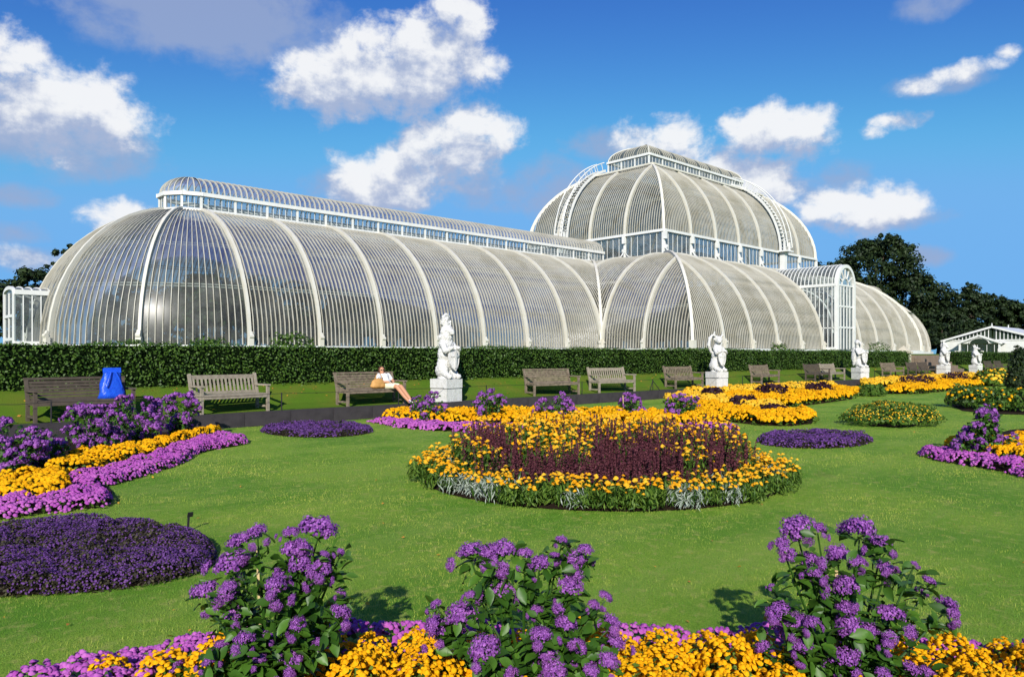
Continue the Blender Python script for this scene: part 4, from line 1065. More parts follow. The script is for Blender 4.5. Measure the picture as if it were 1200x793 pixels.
# templates
def dome(n, lay, h, seed=0, ragged=.12):
    r = random.Random(seed); V = [(0, 0, h)]; F = []
    for l in range(lay):
        rr = (l+1)/lay; z = h*(1-rr**2.2)
        for i in range(n):
            a = 2*math.pi*(i+.5*(l % 2))/n; q = rr*(1+r.uniform(-ragged, ragged)); V.append((q*math.cos(a)*.5, q*math.sin(a)*.5, z+r.uniform(-.06, .06)))
    for i in range(n): F.append((0, 1+i, 1+(i+1) % n))
    for l in range(lay-1):
        a0 = 1+l*n; b0 = a0+n
        for i in range(n): F += [(a0+i, b0+i, b0+(i+1) % n), (a0+i, b0+(i+1) % n, a0+(i+1) % n)]
    return np.array(V), np.array(F)
POM = dome(9, 3, .42, 1, .14); POM_S = dome(6, 2, .38, 2, .16); FLO = dome(5, 1, .22, 3, .2)
LEAF_T = (np.array(LEAF_V), np.array([(0, 1, 2), (0, 2, 3)]))
def vnoise(x, y, s, seed):
    t = np.random.default_rng(seed).random((64, 64)); x, y = x*s, y*s; i, j = np.floor(x).astype(int), np.floor(y).astype(int); u, v = x-i, y-j; u, v = u*u*(3-2*u), v*v*(3-2*v)
    return (t[i % 64, j % 64]*(1-u)+t[(i+1) % 64, j % 64]*u)*(1-v)+(t[i % 64, (j+1) % 64]*(1-u)+t[(i+1) % 64, (j+1) % 64]*u)*v
def plant_field(poly, spacing, rad, H, edge=.12):
    """lumpy canopy: domes of single plants; returns height function"""
    p = np.asarray(poly); x0, y0 = p.min(0); x1, y1 = p.max(0)
    gx, gy = np.meshgrid(np.arange(x0, x1, spacing), np.arange(y0, y1, spacing)); cx = gx.ravel()+rng.uniform(-.35, .35, gx.size)*spacing; cy = gy.ravel()+rng.uniform(-.35, .35, gx.size)*spacing
    k = in_poly(cx, cy, p); cx, cy = cx[k], cy[k]; ch = H*rng.uniform(.75, 1.12, len(cx)); cr = rad*rng.uniform(.85, 1.2, len(cx))
    def h(x, y):
        out = np.zeros(len(x))
        for a in range(0, len(x), 4000):
            d2 = ((x[a:a+4000, None]-cx)**2+(y[a:a+4000, None]-cy)**2)/cr**2
            out[a:a+4000] = (np.sqrt(np.maximum(0, 1-d2*.72))*ch).max(1) if len(cx) else 0
        e = edge_dist(x, y, p); return np.maximum(out, .25*H)*np.sqrt(np.clip(e/edge, .04, 1))
    return h
def mass(name, poly, H, fl, fmat, fdens, fsize, leafmat='leaf_bed', ldens=500, lsize=.05, spacing=.25, rad=.17, edge=.12, label=None, cat='flowers', tilt=.45, sink=.5, gap=0, patchy=False):
    """a dense carpet of one kind of flower that nobody could count: flowers + foliage as one mass"""
    h = plant_field(poly, spacing, rad, H, edge); x, y = sample(poly, fdens)
    if patchy: k_ = rng.random(len(x)) < np.clip((vnoise(x, y, 2.2, 6)*.6+vnoise(x, y, 6.5, 7)*.4-.22)*2.2, .12, 1); x, y = x[k_], y[k_]
    z = h(x, y); e = .02
    gx, gy = (h(x+e, y)-h(x-e, y))/(2*e), (h(x, y+e)-h(x, y-e))/(2*e)
    nrm = np.stack([-gx*.8, -gy*.8, np.ones(len(x))], 1); nrm /= np.linalg.norm(nrm, axis=1, keepdims=True)
    nrm = nrm+rng.normal(0, tilt*.5, nrm.shape)
    zz = z*(1-np.abs(rng.normal(0, .06, len(x))))
    V, F = scatter(fl[0], fl[1], np.stack([x, y, zz], 1), frames(nrm), fsize*rng.uniform(.7, 1.25, len(x)))
    root = empty(name, (float(np.mean(np.asarray(poly)[:, 0])), float(np.mean(np.asarray(poly)[:, 1])), 0)); o0 = np.array(root.location)
    if gap: k_ = z > gap*H*rng.uniform(.7, 1.2, len(x)); V = V.reshape(len(x), -1, 3)[k_].reshape(-1, 3); x, y = x[k_], y[k_]; F = F[:len(x)*len(fl[1])]
    W = np.clip(rng.beta(1.6, 1.6, len(x))*.75+.3*(.5+.5*np.sin(x*3.1+2*np.sin(y*2.3))*np.sin(y*3.7+1)), 0, 1)
    f_ = link('flowers', np_mesh('flowers', V-o0, F, MAT[fmat], np.repeat(W, len(fl[0]))), root); f_['kind'] = 'stuff'
    x, y = sample(poly, ldens); z = h(x, y)*rng.uniform(.25, .97, len(x)); n = np.stack([rng.normal(0, .7, len(x)), rng.normal(0, .7, len(x)), np.full(len(x), .8)], 1)
    V, F = scatter(LEAF_V, LEAF_F, np.stack([x, y, z], 1), frames(n), lsize*rng.uniform(.7, 1.3, len(x)))
    l_ = link('foliage', np_mesh('foliage', V-o0, F, MAT[leafmat], np.repeat(rng.random(len(x)), 4)), root); l_['kind'] = 'stuff'
    tag(root, label, cat, kind='stuff'); return root

# ---------------------------------------------------------------- heliotropes
def leaf_mesh(seed, L, W):
    r = random.Random(seed); V, F = [], []; n = 6
    for i in range(n+1):
        t = i/n; w_ = W*math.sin(math.pi*min(1, t*.92+.04))**.8*(1-.35*t); y = L*t; z = -.35*L*t*t+.12*L*t
        for s in (-1, 0, 1): V.append((s*w_, y, z+(abs(s)*.22*W+r.uniform(-.05, .05)*W)))
    for i in range(n):
        for s in (0, 1): a = i*3+s; F.append((a, a+1, a+4, a+3))
    me = np_mesh('leaf', np.array(V), np.array(F), MAT['leaf_helio'], np.full(len(V), r.random()), True); return me
def leaf_np(L, W, n=4):
    V, F = [], []
    for i in range(n+1):
        t = i/n; w_ = W*math.sin(math.pi*min(1, t*.92+.04))**.8*(1-.35*t)
        for s in (-1, 0, 1): V.append((s*w_, L*t, -.35*L*t*t+.12*L*t+abs(s)*.24*W))
    for i in range(n):
        for s in (0, 1): a = i*3+s; F.append((a, a+1, a+4, a+3))
    return np.array(V), np.array(F)
LEAF_FULL = leaf_np(1, .36)
LEAVES = [leaf_mesh(i, 1, .33+.05*(i % 3)) for i in range(6)]
FLORET = (np.array([(0, 0, .25)]+[(.5*math.cos(a*1.2566), .5*math.sin(a*1.2566), .12+.10*(a % 2)) for a in range(5)]), np.array([(0, 1+i, 1+(i+1) % 5) for i in range(5)]))
def cluster_mesh(seed, n=120, wob=.2, fl=.085):
    """domed head of tiny florets, unit width"""
    r = np.random.default_rng(seed); m = max(4, n//11); d = rand_dirs(m, -.15); cc = d*[.42, .42, .30]*r.uniform(.55, 1.0, (m, 1)); idx = r.integers(0, m, n); dd = rand_dirs(n, -.35)
    P = cc[idx]+dd*.115*r.uniform(.8, 1.1, (n, 1)); V, F = scatter(FLORET[0], FLORET[1], P, frames(dd+cc[idx]*1.5), fl*r.uniform(.8, 1.3, n))
    return np_mesh('flower_cluster', V, F, MAT['helio_fl'], np.repeat(np.clip(r.beta(1.1, 1.3, n)*.9+.18*(P[:, 2]/.3), 0, 1), 6))
CLUST = [cluster_mesh(s, 760, fl=.062) for s in range(5)]; CLUST_FAR = [cluster_mesh(20+s, 130, fl=.14) for s in range(4)]
rh = random.Random(21)
def orient(d, spin=0): return (Vector(d).to_track_quat('Z', 'Y') @ Matrix.Rotation(spin, 4, 'Z').to_quaternion()).to_euler()
def leaf_orient(d): 
    """leaf lies along local +Y"""
    d = Vector(d).normalized(); x = d.cross(UP); x = x.normalized() if x.length > .05 else Vector((1, 0, 0)); z = x.cross(d)
    return Matrix((x, d, z)).transposed().to_euler()
def heliotrope(base, clusters, fw, label, cane=None, near=True, nleaf=230, group='purple heliotropes'):
    """clusters: (u, v, width px) seen in the photo; each sits at about the plant's own distance"""
    root = empty('heliotrope', base); tag(root, label, 'heliotrope', group); b = Vector(base); tips = []
    cu = sum(c[0] for c in clusters)/len(clusters); vmin, vmax = min(c[1] for c in clusters), max(c[1] for c in clusters)
    for i, (u, v, w_) in enumerate(clusters):
        half = max(40, (max(c[0] for c in clusters)-min(c[0] for c in clusters))/2)
        k = 1-min(1, abs(u-cu)/half)**2; low = (v-vmin)/max(1, vmax-vmin)
        dep = fw+rh.uniform(-.06, .16)*(fw/3.6)*.8-.30*k*low*min(1, fw/6+.4)      # low heads lean out towards the front
        p = atd(u, v, dep); p.z = max(p.z, .06); tips.append((p-b, w_/FOC*dep))
    mats_c = CLUST if near else CLUST_FAR
    for i, (p, w_) in enumerate(tips):
        out = Vector((p.x, p.y, .35+p.z*.6)); out = out.normalized()
        o = link('flower_cluster', mats_c[i % len(mats_c)], root, p, orient(out+Vector((rh.uniform(-.2, .2), rh.uniform(-.2, .2), .2)), rh.uniform(0, 6)), (w_*1.02, w_*rh.uniform(.85, 1.08), w_*rh.uniform(.85, 1.25)))
    for i, (p, w_) in enumerate([t for t in tips for _ in range(3 if near else 2)]):                        # smaller side heads
        d = Vector((rh.uniform(-1, 1), rh.uniform(-1, 1), rh.uniform(-1.2, -.1))).normalized()*w_*rh.uniform(.5, .85); s_ = w_*rh.uniform(.35, .62); q = p+d; q.z = max(q.z, .05)
        link('flower_cluster', mats_c[(i*2+1) % len(mats_c)], root, q, orient(d+Vector((0, 0, .4*w_)), rh.uniform(0, 6)), s_)
    mb = MB(); hub = Vector((0, 0, .10))
    for p, w_ in tips: mb.tube([hub*0, hub+p*.12, p*.55+Vector((0, 0, -.04*p.length)), p-Vector((0, 0, w_*.2))], [.012, .010, .007, .004], 5)
    mb.build('stem', MAT['leaf_helio'], root)
    pos = []
    for p, w_ in tips:
        m = max(4, int(min(nleaf, 295)/len(tips)))
        for k in range(m):
            t = 1-abs(rh.gauss(0, .26)); t = max(.25, min(.97, t)); q = p*t; q.z = p.z*t-.05*p.length*math.sin(math.pi*t)
            pos.append((q, w_))
    if near:
        n = 850; qs = [(rh.choice(pos)[0]) for _ in range(n)]; V = np.array([q[:] for q in qs])+rng.normal(0, .03, (n, 3)); V[:, 2] = np.maximum(V[:, 2], .03)
        nn = np.stack([rng.normal(0, .7, n), rng.normal(0, .7, n), np.full(n, .8)], 1)
        VV, FF = scatter(*LEAF_FULL, V, frames(nn), rng.uniform(.045, .085, n)); fo = link('small_leaves', np_mesh('small_leaves', VV, FF, MAT['leaf_helio'], np.repeat(rng.random(n), len(LEAF_FULL[0])), True), root); fo['kind'] = 'stuff'
        for q, w_ in pos:
            a = rh.uniform(0, 6.28); d = Vector((math.cos(a), math.sin(a), rh.uniform(-.35, .6))); L = rh.uniform(.055, .10)
            link('leaf', rh.choice(LEAVES), root, q+d*.01, leaf_orient(d), L)
    else:
        V = np.array([q[:] for q, _ in pos]); V = np.repeat(V, 3, 0); n = len(V); V = V+rng.normal(0, .05, V.shape)
        nn = np.stack([rng.normal(0, .6, n), rng.normal(0, .6, n)-.2, np.full(n, .7)], 1)
        VV, FF = scatter(LEAF_V, LEAF_F, V, frames(nn), rng.uniform(.06, .11, n)); link('foliage', np_mesh('foliage', VV, FF, MAT['leaf_helio'], np.repeat(rng.random(n), 4)), root)
    if cane:
        c0 = atd(cane[0], cane[1], fw+.02)-b; c1 = Vector((c0.x*.9+.02, c0.y*.9, -.05)); MB().tube([c1, c0], .008 if near else .012, 6).build('cane', MAT['cane'], root)
    return root
H1 = [(302,624,26),(282,636,36),(275,661,48),(241,694,36),(268,688,22),(275,719,30),(372,622,50),(341,625,22),(347,648,42),(376,666,30),(324,686,34),(352,664,34),(399,647,12),(380,650,15),(399,694,14),(399,718,28),(349,732,26),(286,749,28),(308,745,20),(259,757,20),(341,772,32),(304,771,18),(244,776,18),(208,782,24),(372,752,14)]
H2 = [(552,647,38),(574,648,30),(591,645,32),(615,650,22),(632,661,28),(658,633,16),(675,656,34),(686,645,24),(650,651,14),(588,694,36),(668,688,34),(551,697,16),(629,715,18),(512,709,18),(542,721,44),(518,738,38),(494,776,42),(569,760,44),(634,745,30),(640,768,32),(650,786,34),(663,731,32),(678,758,26),(709,700,20),(695,709,15),(716,729,26),(721,753,28),(712,775,28),(692,786,24),(600,790,20)]
H3 = [(935,621,44),(917,638,22),(958,620,22),(946,657,30),(953,672,22),(1007,623,44),(1033,637,28),(982,652,34),(1004,658,24),(993,688,34),(1037,666,24),(1071,661,10),(904,686,9),(1088,682,20),(1109,709,30),(912,716,32),(931,729,32),(951,730,22),(941,757,26),(895,759,22),(993,715,30),(996,736,38),(1019,740,26),(1043,722,42),(1040,754,16),(990,771,38),(1067,785,28),(1036,790,22),(1087,788,24)]
def base_at(u, fw): p = atd(u, HOR, fw); return (p.x, p.y, 0)
heliotrope(base_at(318, 3.62), H1, 3.62, 'purple heliotrope with pale cane showing, at the end of the purple edged marigold bed', (302, 642))
heliotrope(base_at(612, 3.60), H2, 3.60, 'widest purple heliotrope, bushy with even spread of flower heads, between marigold clumps', None, True, 270)
heliotrope(base_at(992, 3.62), H3, 3.62, 'purple heliotrope with tall left branch and drooping right branch beside large marigold clump', (980, 668), True, 270)
def auto_heads(u0, u1, v0, v1, n, w_):
    out = []
    for i in range(n):
        a = rh.uniform(0, 6.28); r = math.sqrt(rh.random()); u = (u0+u1)/2+(u1-u0)/2*r*math.cos(a); v = (v0+v1)/2+(v1-v0)/2*r*math.sin(a); out.append((u, v, w_*rh.uniform(.7, 1.25)))
    return out
FARH = [  # u, v base, heads box, n, width, label
 (15, 560, (-40, 52, 492, 552), 26, 17, 'heliotrope clump spilling past the edge by the dark bench end'),
 (62, 548, (22, 84, 505, 545), 14, 15, 'low heliotrope filling the gap between its two bigger neighbours near the dark bench'),
 (112, 532, (80, 142, 468, 525), 24, 15, 'heliotrope right below the blue bag'),
 (158, 522, (128, 186, 462, 515), 22, 14, 'heliotrope between the blue bag and the pale bench'),
 (208, 513, (190, 228, 456, 506), 18, 13, 'upright heliotrope at the left leg of the pale bench'),
 (500, 497, (482, 522, 460, 488), 14, 11, 'heliotrope at the feet of the sitting person'),
 (571, 499, (558, 592, 459, 492), 12, 10, 'heliotrope with pale cane just right of the crowned lion'),
 (648, 497, (630, 672, 461, 486), 15, 10, 'heliotrope in front of the empty horizontal slatted bench'),
 (737, 494, (724, 752, 461, 488), 13, 10, 'narrow staked heliotrope behind the round bed, in front of the pale bench'),
 (798, 497, (784, 816, 462, 486), 12, 10, 'heliotrope beside the yellow marigold scroll behind the round bed'),
 (1150, 536, (1140, 1166, 476, 500), 9, 12, 'tall pointed heliotrope standing above the marigolds of a scroll bed'),
 (1158, 537, (1118, 1188, 500, 530), 20, 13, 'spreading heliotrope skirt around the tall pointed one'),
]
for u, vb, (u0, u1, v0, v1), n, w_, lab in FARH:
    p = at(u, vb, 0); fw = FOC*EYE/(vb-HOR)
    heliotrope((p.x, p.y, 0), auto_heads(u0-3, u1+3, v0, v1, int(n*1.35), w_), fw, lab, (u0+6, v0+2) if 'cane' in lab or 'staked' in lab else None, False, 260)

# ---------------------------------------------------------------- marigold plants (foreground), edging, lawn beds
def marigold_proto(seed, rad, H, nh, size, m):
    r = np.random.default_rng(seed); root = empty('marigold'); d = rand_dirs(nh, .05); P = d*[rad, rad, H]*r.uniform(.86, 1.04, (nh, 1))
    V, F = scatter(POM_S[0], POM_S[1], P, frames(d+[0, 0, .35]+r.normal(0, .25, (nh, 3))), size*r.uniform(.75, 1.2, nh))
    link('flowers', np_mesh('flowers', V, F, MAT[m], np.repeat(r.beta(1.6, 1.6, nh), len(POM_S[0]))), root)['kind'] = 'stuff'
    n = 260; d = rand_dirs(n, -.1); P = d*[rad, rad, H]*r.uniform(.3, .96, (n, 1)); P[:, 2] = np.maximum(P[:, 2], .01)
    V, F = scatter(LEAF_V, LEAF_F, P, frames(d+r.normal(0, .6, (n, 3))), r.uniform(.025, .05, n)*[[.6, 1, 1]] if False else r.uniform(.025, .05, n))
    link('foliage', np_mesh('foliage', V, F, MAT['leaf_bed'], np.repeat(r.random(n), 4)), root); return root
MG = [marigold_proto(s, .17, .27, 300, .030, 'marigold') for s in (1, 2, 3)]
mg_used = set(); rm_ = random.Random(8)
def marigold(x, y, s=1.0, r=0):
    i = rm_.randrange(3); o = MG[i] if i not in mg_used else copy_tree(MG[i]); mg_used.add(i)
    o.location = (x, y, 0); o.rotation_euler[2] = rm_.uniform(0, 6.28); o.scale = (s, s, s*rm_.uniform(.9, 1.15))
    where = ('between the mauve edging and the heliotrope with the pale cane' if r < -1.17 else 'between the caned heliotrope and the widest heliotrope' if r < .05 else
             'between the widest heliotrope and the one with the drooping branch' if r < 1.62 else 'on the drooping branch side of the near bed')
    tag(o, 'orange yellow marigold plant '+where, 'marigold', 'marigolds in the near bed')
# bed under the three big heliotropes: outline in camera terms (right, forward)
front = [(-3.3, 3.0), (-2.45, 3.72), (-2.02, 4.10), (-1.55, 4.33), (-.9, 4.42), (-.35, 4.40), (.3, 4.37), (.9, 4.36), (1.5, 4.33), (2.1, 4.22), (2.7, 4.08), (3.6, 3.95), (3.6, 2.5), (-3.3, 2.3)]
near_bed = [cam_xy(*p) for p in front]; soil(near_bed)
occupied = [(-1.17, 3.62), (.05, 3.60), (1.62, 3.62)]
for fw in np.arange(2.75, 4.06, .235):
    for r in np.arange(-1.95, 3.0, .25):
        rr, ff = r+rm_.uniform(-.05, .05), fw+rm_.uniform(-.04, .04)
        if rr > 1.95: ff -= .12*(rr-1.95)
        if rr < -1.55 and ff > 3.85: continue
        if any(math.hypot(rr-a, ff-b) < (.30 if ff > 3.4 else .16) for a, b in occupied): continue
        if rr < -1.35 and ff < 3.6 and rr < -1.6: continue
        marigold(*cam_xy(rr, ff), rm_.uniform(.82, 1.08), rr)
band = [(-3.0, 3.15), (-2.42, 3.74), (-2.0, 4.08), (-1.53, 4.30), (-.9, 4.40), (-.3, 4.38), (.3, 4.35), (.9, 4.34), (1.5, 4.31), (2.1, 4.20), (2.7, 4.06), (3.3, 3.95), (3.3, 3.74), (2.6, 3.86), (2.0, 4.0), (1.45, 4.12), (.9, 4.15), (.3, 4.16), (-.3, 4.18), (-.9, 4.2), (-1.45, 4.08), (-1.72, 3.8), (-1.66, 3.4), (-1.9, 3.0), (-2.6, 2.75)]
near_band = [cam_xy(*p) for p in band]
mass('ageratum_edging', near_band, .185, POM_S, 'ageratum', 1900, .034, ldens=700, lsize=.05, spacing=.2, rad=.16, edge=.07, label='mauve ageratum edging round the near bed of marigolds and heliotropes')
# low dark maroon plants at the bed's right hand end
# left scroll bed
lefto = [(300,519),(262,525),(233,531),(215,544),(186,553),(155,563),(125,571),(112,572),(131,581),(131,593),(114,598),(77,600),(26,607),(-60,618),(-140,560),(-60,512),(120,504),(250,505)]
left_bed = smooth_poly(px_poly(lefto), 1); soil(left_bed)
mass('ageratum_edging', smooth_poly(px_poly([(300,519),(262,525),(233,531),(215,544),(186,553),(155,563),(125,571),(110,571),(131,581),(131,593),(114,598),(77,600),(26,607),(-60,618),(-60,596),(0,592),(45,590),(82,584),(92,578),(78,568),(75,562),(110,559),(140,549),(178,539),(202,527),(228,519),(262,512)]), 1),
     .16, POM_S, 'ageratum', 900, .046, ldens=250, lsize=.06, spacing=.24, rad=.19, edge=.08, label='mauve ageratum edging curving round the scroll bed by the pale bench')
mass('marigold_band', smooth_poly(px_poly([(262,511),(228,518),(202,526),(178,538),(140,548),(108,558),(72,561),(80,572),(88,578),(80,583),(44,589),(0,591),(-60,595),(-60,572),(0,572),(50,562),(78,542),(140,538),(176,523),(222,515),(258,507)]), 1),
     .24, POM_S, 'marigold', 650, .06, ldens=300, lsize=.07, spacing=.27, rad=.20, edge=.08, label='orange yellow marigold band below the heliotropes by the pale bench')
# violet lobelia cushions
def ellipse_px(u0, u1, v0, v1, n=28): 
    a, b_, c = at(u0, (v0+v1)/2), at(u1, (v0+v1)/2), None
    out = []
    for k in range(n):
        t = 2*math.pi*k/n; out.append(((u0+u1)/2+(u1-u0)/2*math.cos(t), (v0+v1)/2+(v1-v0)/2*math.sin(t)))
    return px_poly(out)
def lobelia(poly, H, label, dens=2600, size=.026, spacing=.24):
    soil(poly)
    return mass('lobelia_cushion', poly, H, FLO, 'lobelia', dens*.62, size, 'lobelia_leaf', dens*.85, .03, spacing, .20, .10, label, tilt=.9, gap=.1, patchy=True)
lob1 = smooth_poly(px_poly([(257,652),(245,668),(205,682),(140,692),(70,698),(0,701),(-90,704),(-150,680),(-120,640),(-20,624),(60,617),(140,615),(205,621),(245,634)]), 2)
lobelia(lob1, .15, 'large violet lobelia cushion on the lawn near the big heliotropes', 9000, .017)
lobelia(ellipse_px(305, 438, 497, 513), .13, 'small violet lobelia cushion below the benches', 2000, .04)
lobelia(ellipse_px(886, 1024, 508, 526), .15, 'violet lobelia cushion on the lawn near the yellow green shrub', 2000, .04)
# scroll bed behind the round bed
soil(smooth_poly(px_poly([(430,495),(480,504),(580,508),(700,510),(800,507),(866,505),(862,499),(800,490),(700,488),(560,486),(470,487)]), 1))
mass('ageratum_edging', px_poly([(429,494),(470,502),(520,506),(600,508),(700,510),(800,508),(866,506),(866,502),(800,502),(700,503),(600,502),(520,500),(480,497)]), .15, POM_S, 'ageratum', 420, .07, ldens=120, lsize=.08, spacing=.26, rad=.2, edge=.1, label='mauve ageratum edging behind the round bed below the crowned lion')
mass('marigold_band', px_poly([(446,494),(480,497),(520,500),(600,502),(700,503),(800,502),(850,501),(840,494),(700,489),(560,488),(470,489)]), .32, POM_S, 'marigold', 300, .085, ldens=140, lsize=.09, spacing=.34, rad=.27, edge=.12, label='orange yellow marigold band behind the round bed')
# yellow scrolls on the right, with dark leaved plants between
def yellow(poly, label, H=.30, dens=420, size=.085, m='marigold', sp=.36):
    soil(poly, 'bed_soil'); return mass('marigold_band', poly, H, POM_S, m, dens, size, ldens=110, lsize=.1, spacing=sp, rad=sp*.66, edge=.15, label=label, gap=.5)
yellow(px_poly([(795,480),(820,488),(850,494),(890,499),(930,500),(955,497),(960,491),(945,486),(900,489),(860,484),(825,476),(800,474)]), 'hooked marigold scroll ending beside the violet lobelia')
yellow(px_poly([(775,472),(800,476),(830,478),(870,483),(905,488),(925,484),(890,476),(850,470),(800,466)]), 'lemon yellow marigold band inside the hooked scroll', .34, 330, .095, 'marigold_lemon')
yellow(px_poly([(850,478),(900,480),(950,475),(1000,468),(1012,462),(990,459),(940,463),(880,467),(840,468)]), 'marigold band below the touching pair of benches', .36, 300, .10)
yellow(px_poly([(800,466),(870,464),(930,460),(985,456),(975,453),(920,456),(860,459),(800,461)]), 'lemon yellow marigold band along the kerb behind dark leaves', .36, 260, .10, 'marigold_lemon')
yellow(px_poly([(1034,462),(1080,462),(1130,456),(1170,451),(1180,446),(1150,446),(1100,449),(1050,454)]), 'straight marigold band below the bird headed statue', .36, 200, .12, 'marigold', .45)
yellow(px_poly([(1010,455),(1060,452),(1110,446),(1150,444),(1140,441),(1090,443),(1040,448),(1005,451)]), 'lemon yellow marigold row along the kerb near the steps', .40, 160, .13, 'marigold_lemon', .5)
def tuft(u, v, w_, h, n, leaf, m, label, name='leafy_plant', cat='plant', group=None, fl=None):
    p = at(u, v); fw = FOC*EYE/(v-HOR); r = w_/FOC*fw/2; H = h/FOC*fw
    o = shrub(name, (p.x, p.y, 0), r, r*.8, H, n, leaf, MAT[m], label, cat, group)
    if fl:
        k = fl[1]; d = rand_dirs(k, .02); P = d*[r*.98, r*.8, H*1.0]*(1+.14*np.sin(d[:, :1]*5+p.x)*np.sin(d[:, 1:2]*6))+[0, 0, H*.35]; P[:, 2] = np.maximum(P[:, 2], .05)
        V, F = scatter(POM_S[0], POM_S[1], P, frames(d+[0, 0, .3]), fl[2]*rng.uniform(.7, 1.2, k)); link('flowers', np_mesh('flowers', V, F, MAT[fl[0]], np.repeat(rng.random(k), len(POM_S[0]))), o)['kind'] = 'stuff'
    return o
for u, v, w_, h, lab in ((870, 481, 46, 13, 'dark maroon leaved clump inside the hooked marigold scroll, nearest the second statue'), (905, 490, 42, 12, 'dark maroon leaved clump at the hook of the marigold scroll'),
                    (905, 470, 50, 15, 'dark maroon leaved clump below the lone upright slatted bench'), (960, 466, 46, 13, 'dark maroon leaved clump below the darker bench of the pair'),
                    (1075, 456, 60, 12, 'dark maroon leaved row between the marigold bands by the steps'), (1120, 451, 40, 11, 'dark maroon leaved clump close to the horse headed statue'), (835, 472, 34, 13, 'dark maroon leaved clump in front of the second statue')):
    tuft(u, v, w_, h, 700, .13, 'leaf_maroon', lab)
tuft(1022, 464, 34, 10, 500, .14, 'leaf_bed', 'fresh green leafy clump between two marigold bands')
tuft(1165, 452, 52, 14, 900, .2, 'leaf_bed', 'rounded yellow green shrub at the end of the marigold bands', 'round_shrub', 'shrub', None, ('marigold_lemon', 160, .16))
soil(ellipse_px(990, 1104, 486, 505), k=.6)
tuft(1046, 497, 116, 19, 3600, .075, 'leaf_bed', 'low round bushy mound dotted with small yellow flowers on the lawn', 'flowering_shrub', 'shrub', None, ('marigold_lemon', 700, .032))
# dark leaved bed with yellow flowers and conical shrub on the right
soil(px_poly([(1105,472),(1125,482),(1165,486),(1260,488),(1260,462),(1150,460)]))
for i, (u, v) in enumerate(((1128, 477), (1150, 480), (1174, 482), (1200, 483), (1226, 483))):
    tuft(u, v, 44, 20, 900, .10, 'leaf_hedge', 'dark leafy bush with scattered yellow blooms in the bed below the conical shrub', 'leafy_bush', 'shrub', 'dark bushes with yellow blooms', ('marigold', 26, .10))
tuft(1196, 462, 34, 40, 2200, .13, 'leaf_tree', 'dark conical shrub rising behind the bushes with yellow blooms', 'conical_shrub', 'shrub')
tuft(1222, 462, 40, 34, 1500, .13, 'leaf_tree', 'second dark shrub beside the conical shrub', 'dark_shrub', 'shrub')
# right scroll bed
soil(smooth_poly(px_poly([(1073,535),(1105,542),(1150,549),(1200,560),(1290,590),(1330,560),(1290,505),(1200,498),(1120,520)]), 1))
mass('ageratum_edging', smooth_poly(px_poly([(1073,534),(1105,542),(1150,549),(1200,560),(1290,590),(1300,570),(1220,550),(1150,540),(1105,532),(1082,528)]), 1), .16, POM_S, 'ageratum', 700, .052, ldens=200, lsize=.06, spacing=.25, rad=.2, edge=.08, label='mauve ageratum edging of the scroll bed round the tall pointed heliotrope')
mass('marigold_band', smooth_poly(px_poly([(1098,531),(1150,539),(1220,550),(1300,568),(1320,540),(1290,506),(1205,504),(1195,522),(1150,524),(1115,522)]), 1), .27, POM_S, 'marigold', 380, .07, ldens=240, lsize=.07, spacing=.3, rad=.22, edge=.1, label='orange yellow marigolds round the tall pointed heliotrope')

# ---------------------------------------------------------------- round bed
RC, FC, RB = 1.224, 10.59, 2.66
bx_, by_ = cam_xy(RC, FC); soil([(bx_+RB*math.cos(2*math.pi*k/48), by_+RB*math.sin(2*math.pi*k/48)) for k in range(48)], 'round_bed_soil', .93)
HEAD = [np_mesh('flower_head', POM[0], POM[1], MAT['marigold_soft'], np.full(len(POM[0]), v), False) for v in (.05, .3, .55, .8)]
def head_plant(name, seed, H, spread, nh, hs, nl, leafm, leafL, leafW, upright):
    r = np.random.default_rng(seed); root = empty(name); tips = []
    for i in range(nh):
        a = r.uniform(0, 6.28); q = math.sqrt(r.random())*spread; tips.append((q*math.cos(a), q*math.sin(a), H*r.uniform(.72, 1.08)))
    mb = MB()
    for t in tips: mb.tube([(0, 0, 0), (t[0]*.6, t[1]*.6, t[2]*.6), t], [.006, .005, .004], 4, False)
    mb.build('stem', MAT['leaf_bed'], root)
    for i, t in enumerate(tips):
        s = hs*r.uniform(.75, 1.2); link('flower_head', HEAD[i % 4], root, t, (r.normal(0, .3), r.normal(0, .3), r.uniform(0, 6)), s)
    n = nl; a = r.uniform(0, 6.28, n); q = np.sqrt(r.random(n))*spread*1.05; P = np.stack([q*np.cos(a), q*np.sin(a), H*r.uniform(.08, .9 if upright else .72, n)], 1)
    nn = np.stack([np.cos(a)*.8, np.sin(a)*.8, np.full(n, .6)], 1)+r.normal(0, .5, (n, 3))
    V, F = scatter(LEAF_V, LEAF_F, P, frames(nn, np.where(r.random(n) < .5, 0, np.pi)+r.normal(0, .6, n)), np.stack([np.full(n, leafW), np.full(n, leafL), np.full(n, leafL)], 1)*r.uniform(.7, 1.25, (n, 1)))
    link('foliage', np_mesh('foliage', V, F, MAT[leafm], np.repeat(r.random(n), 4)), root); return root
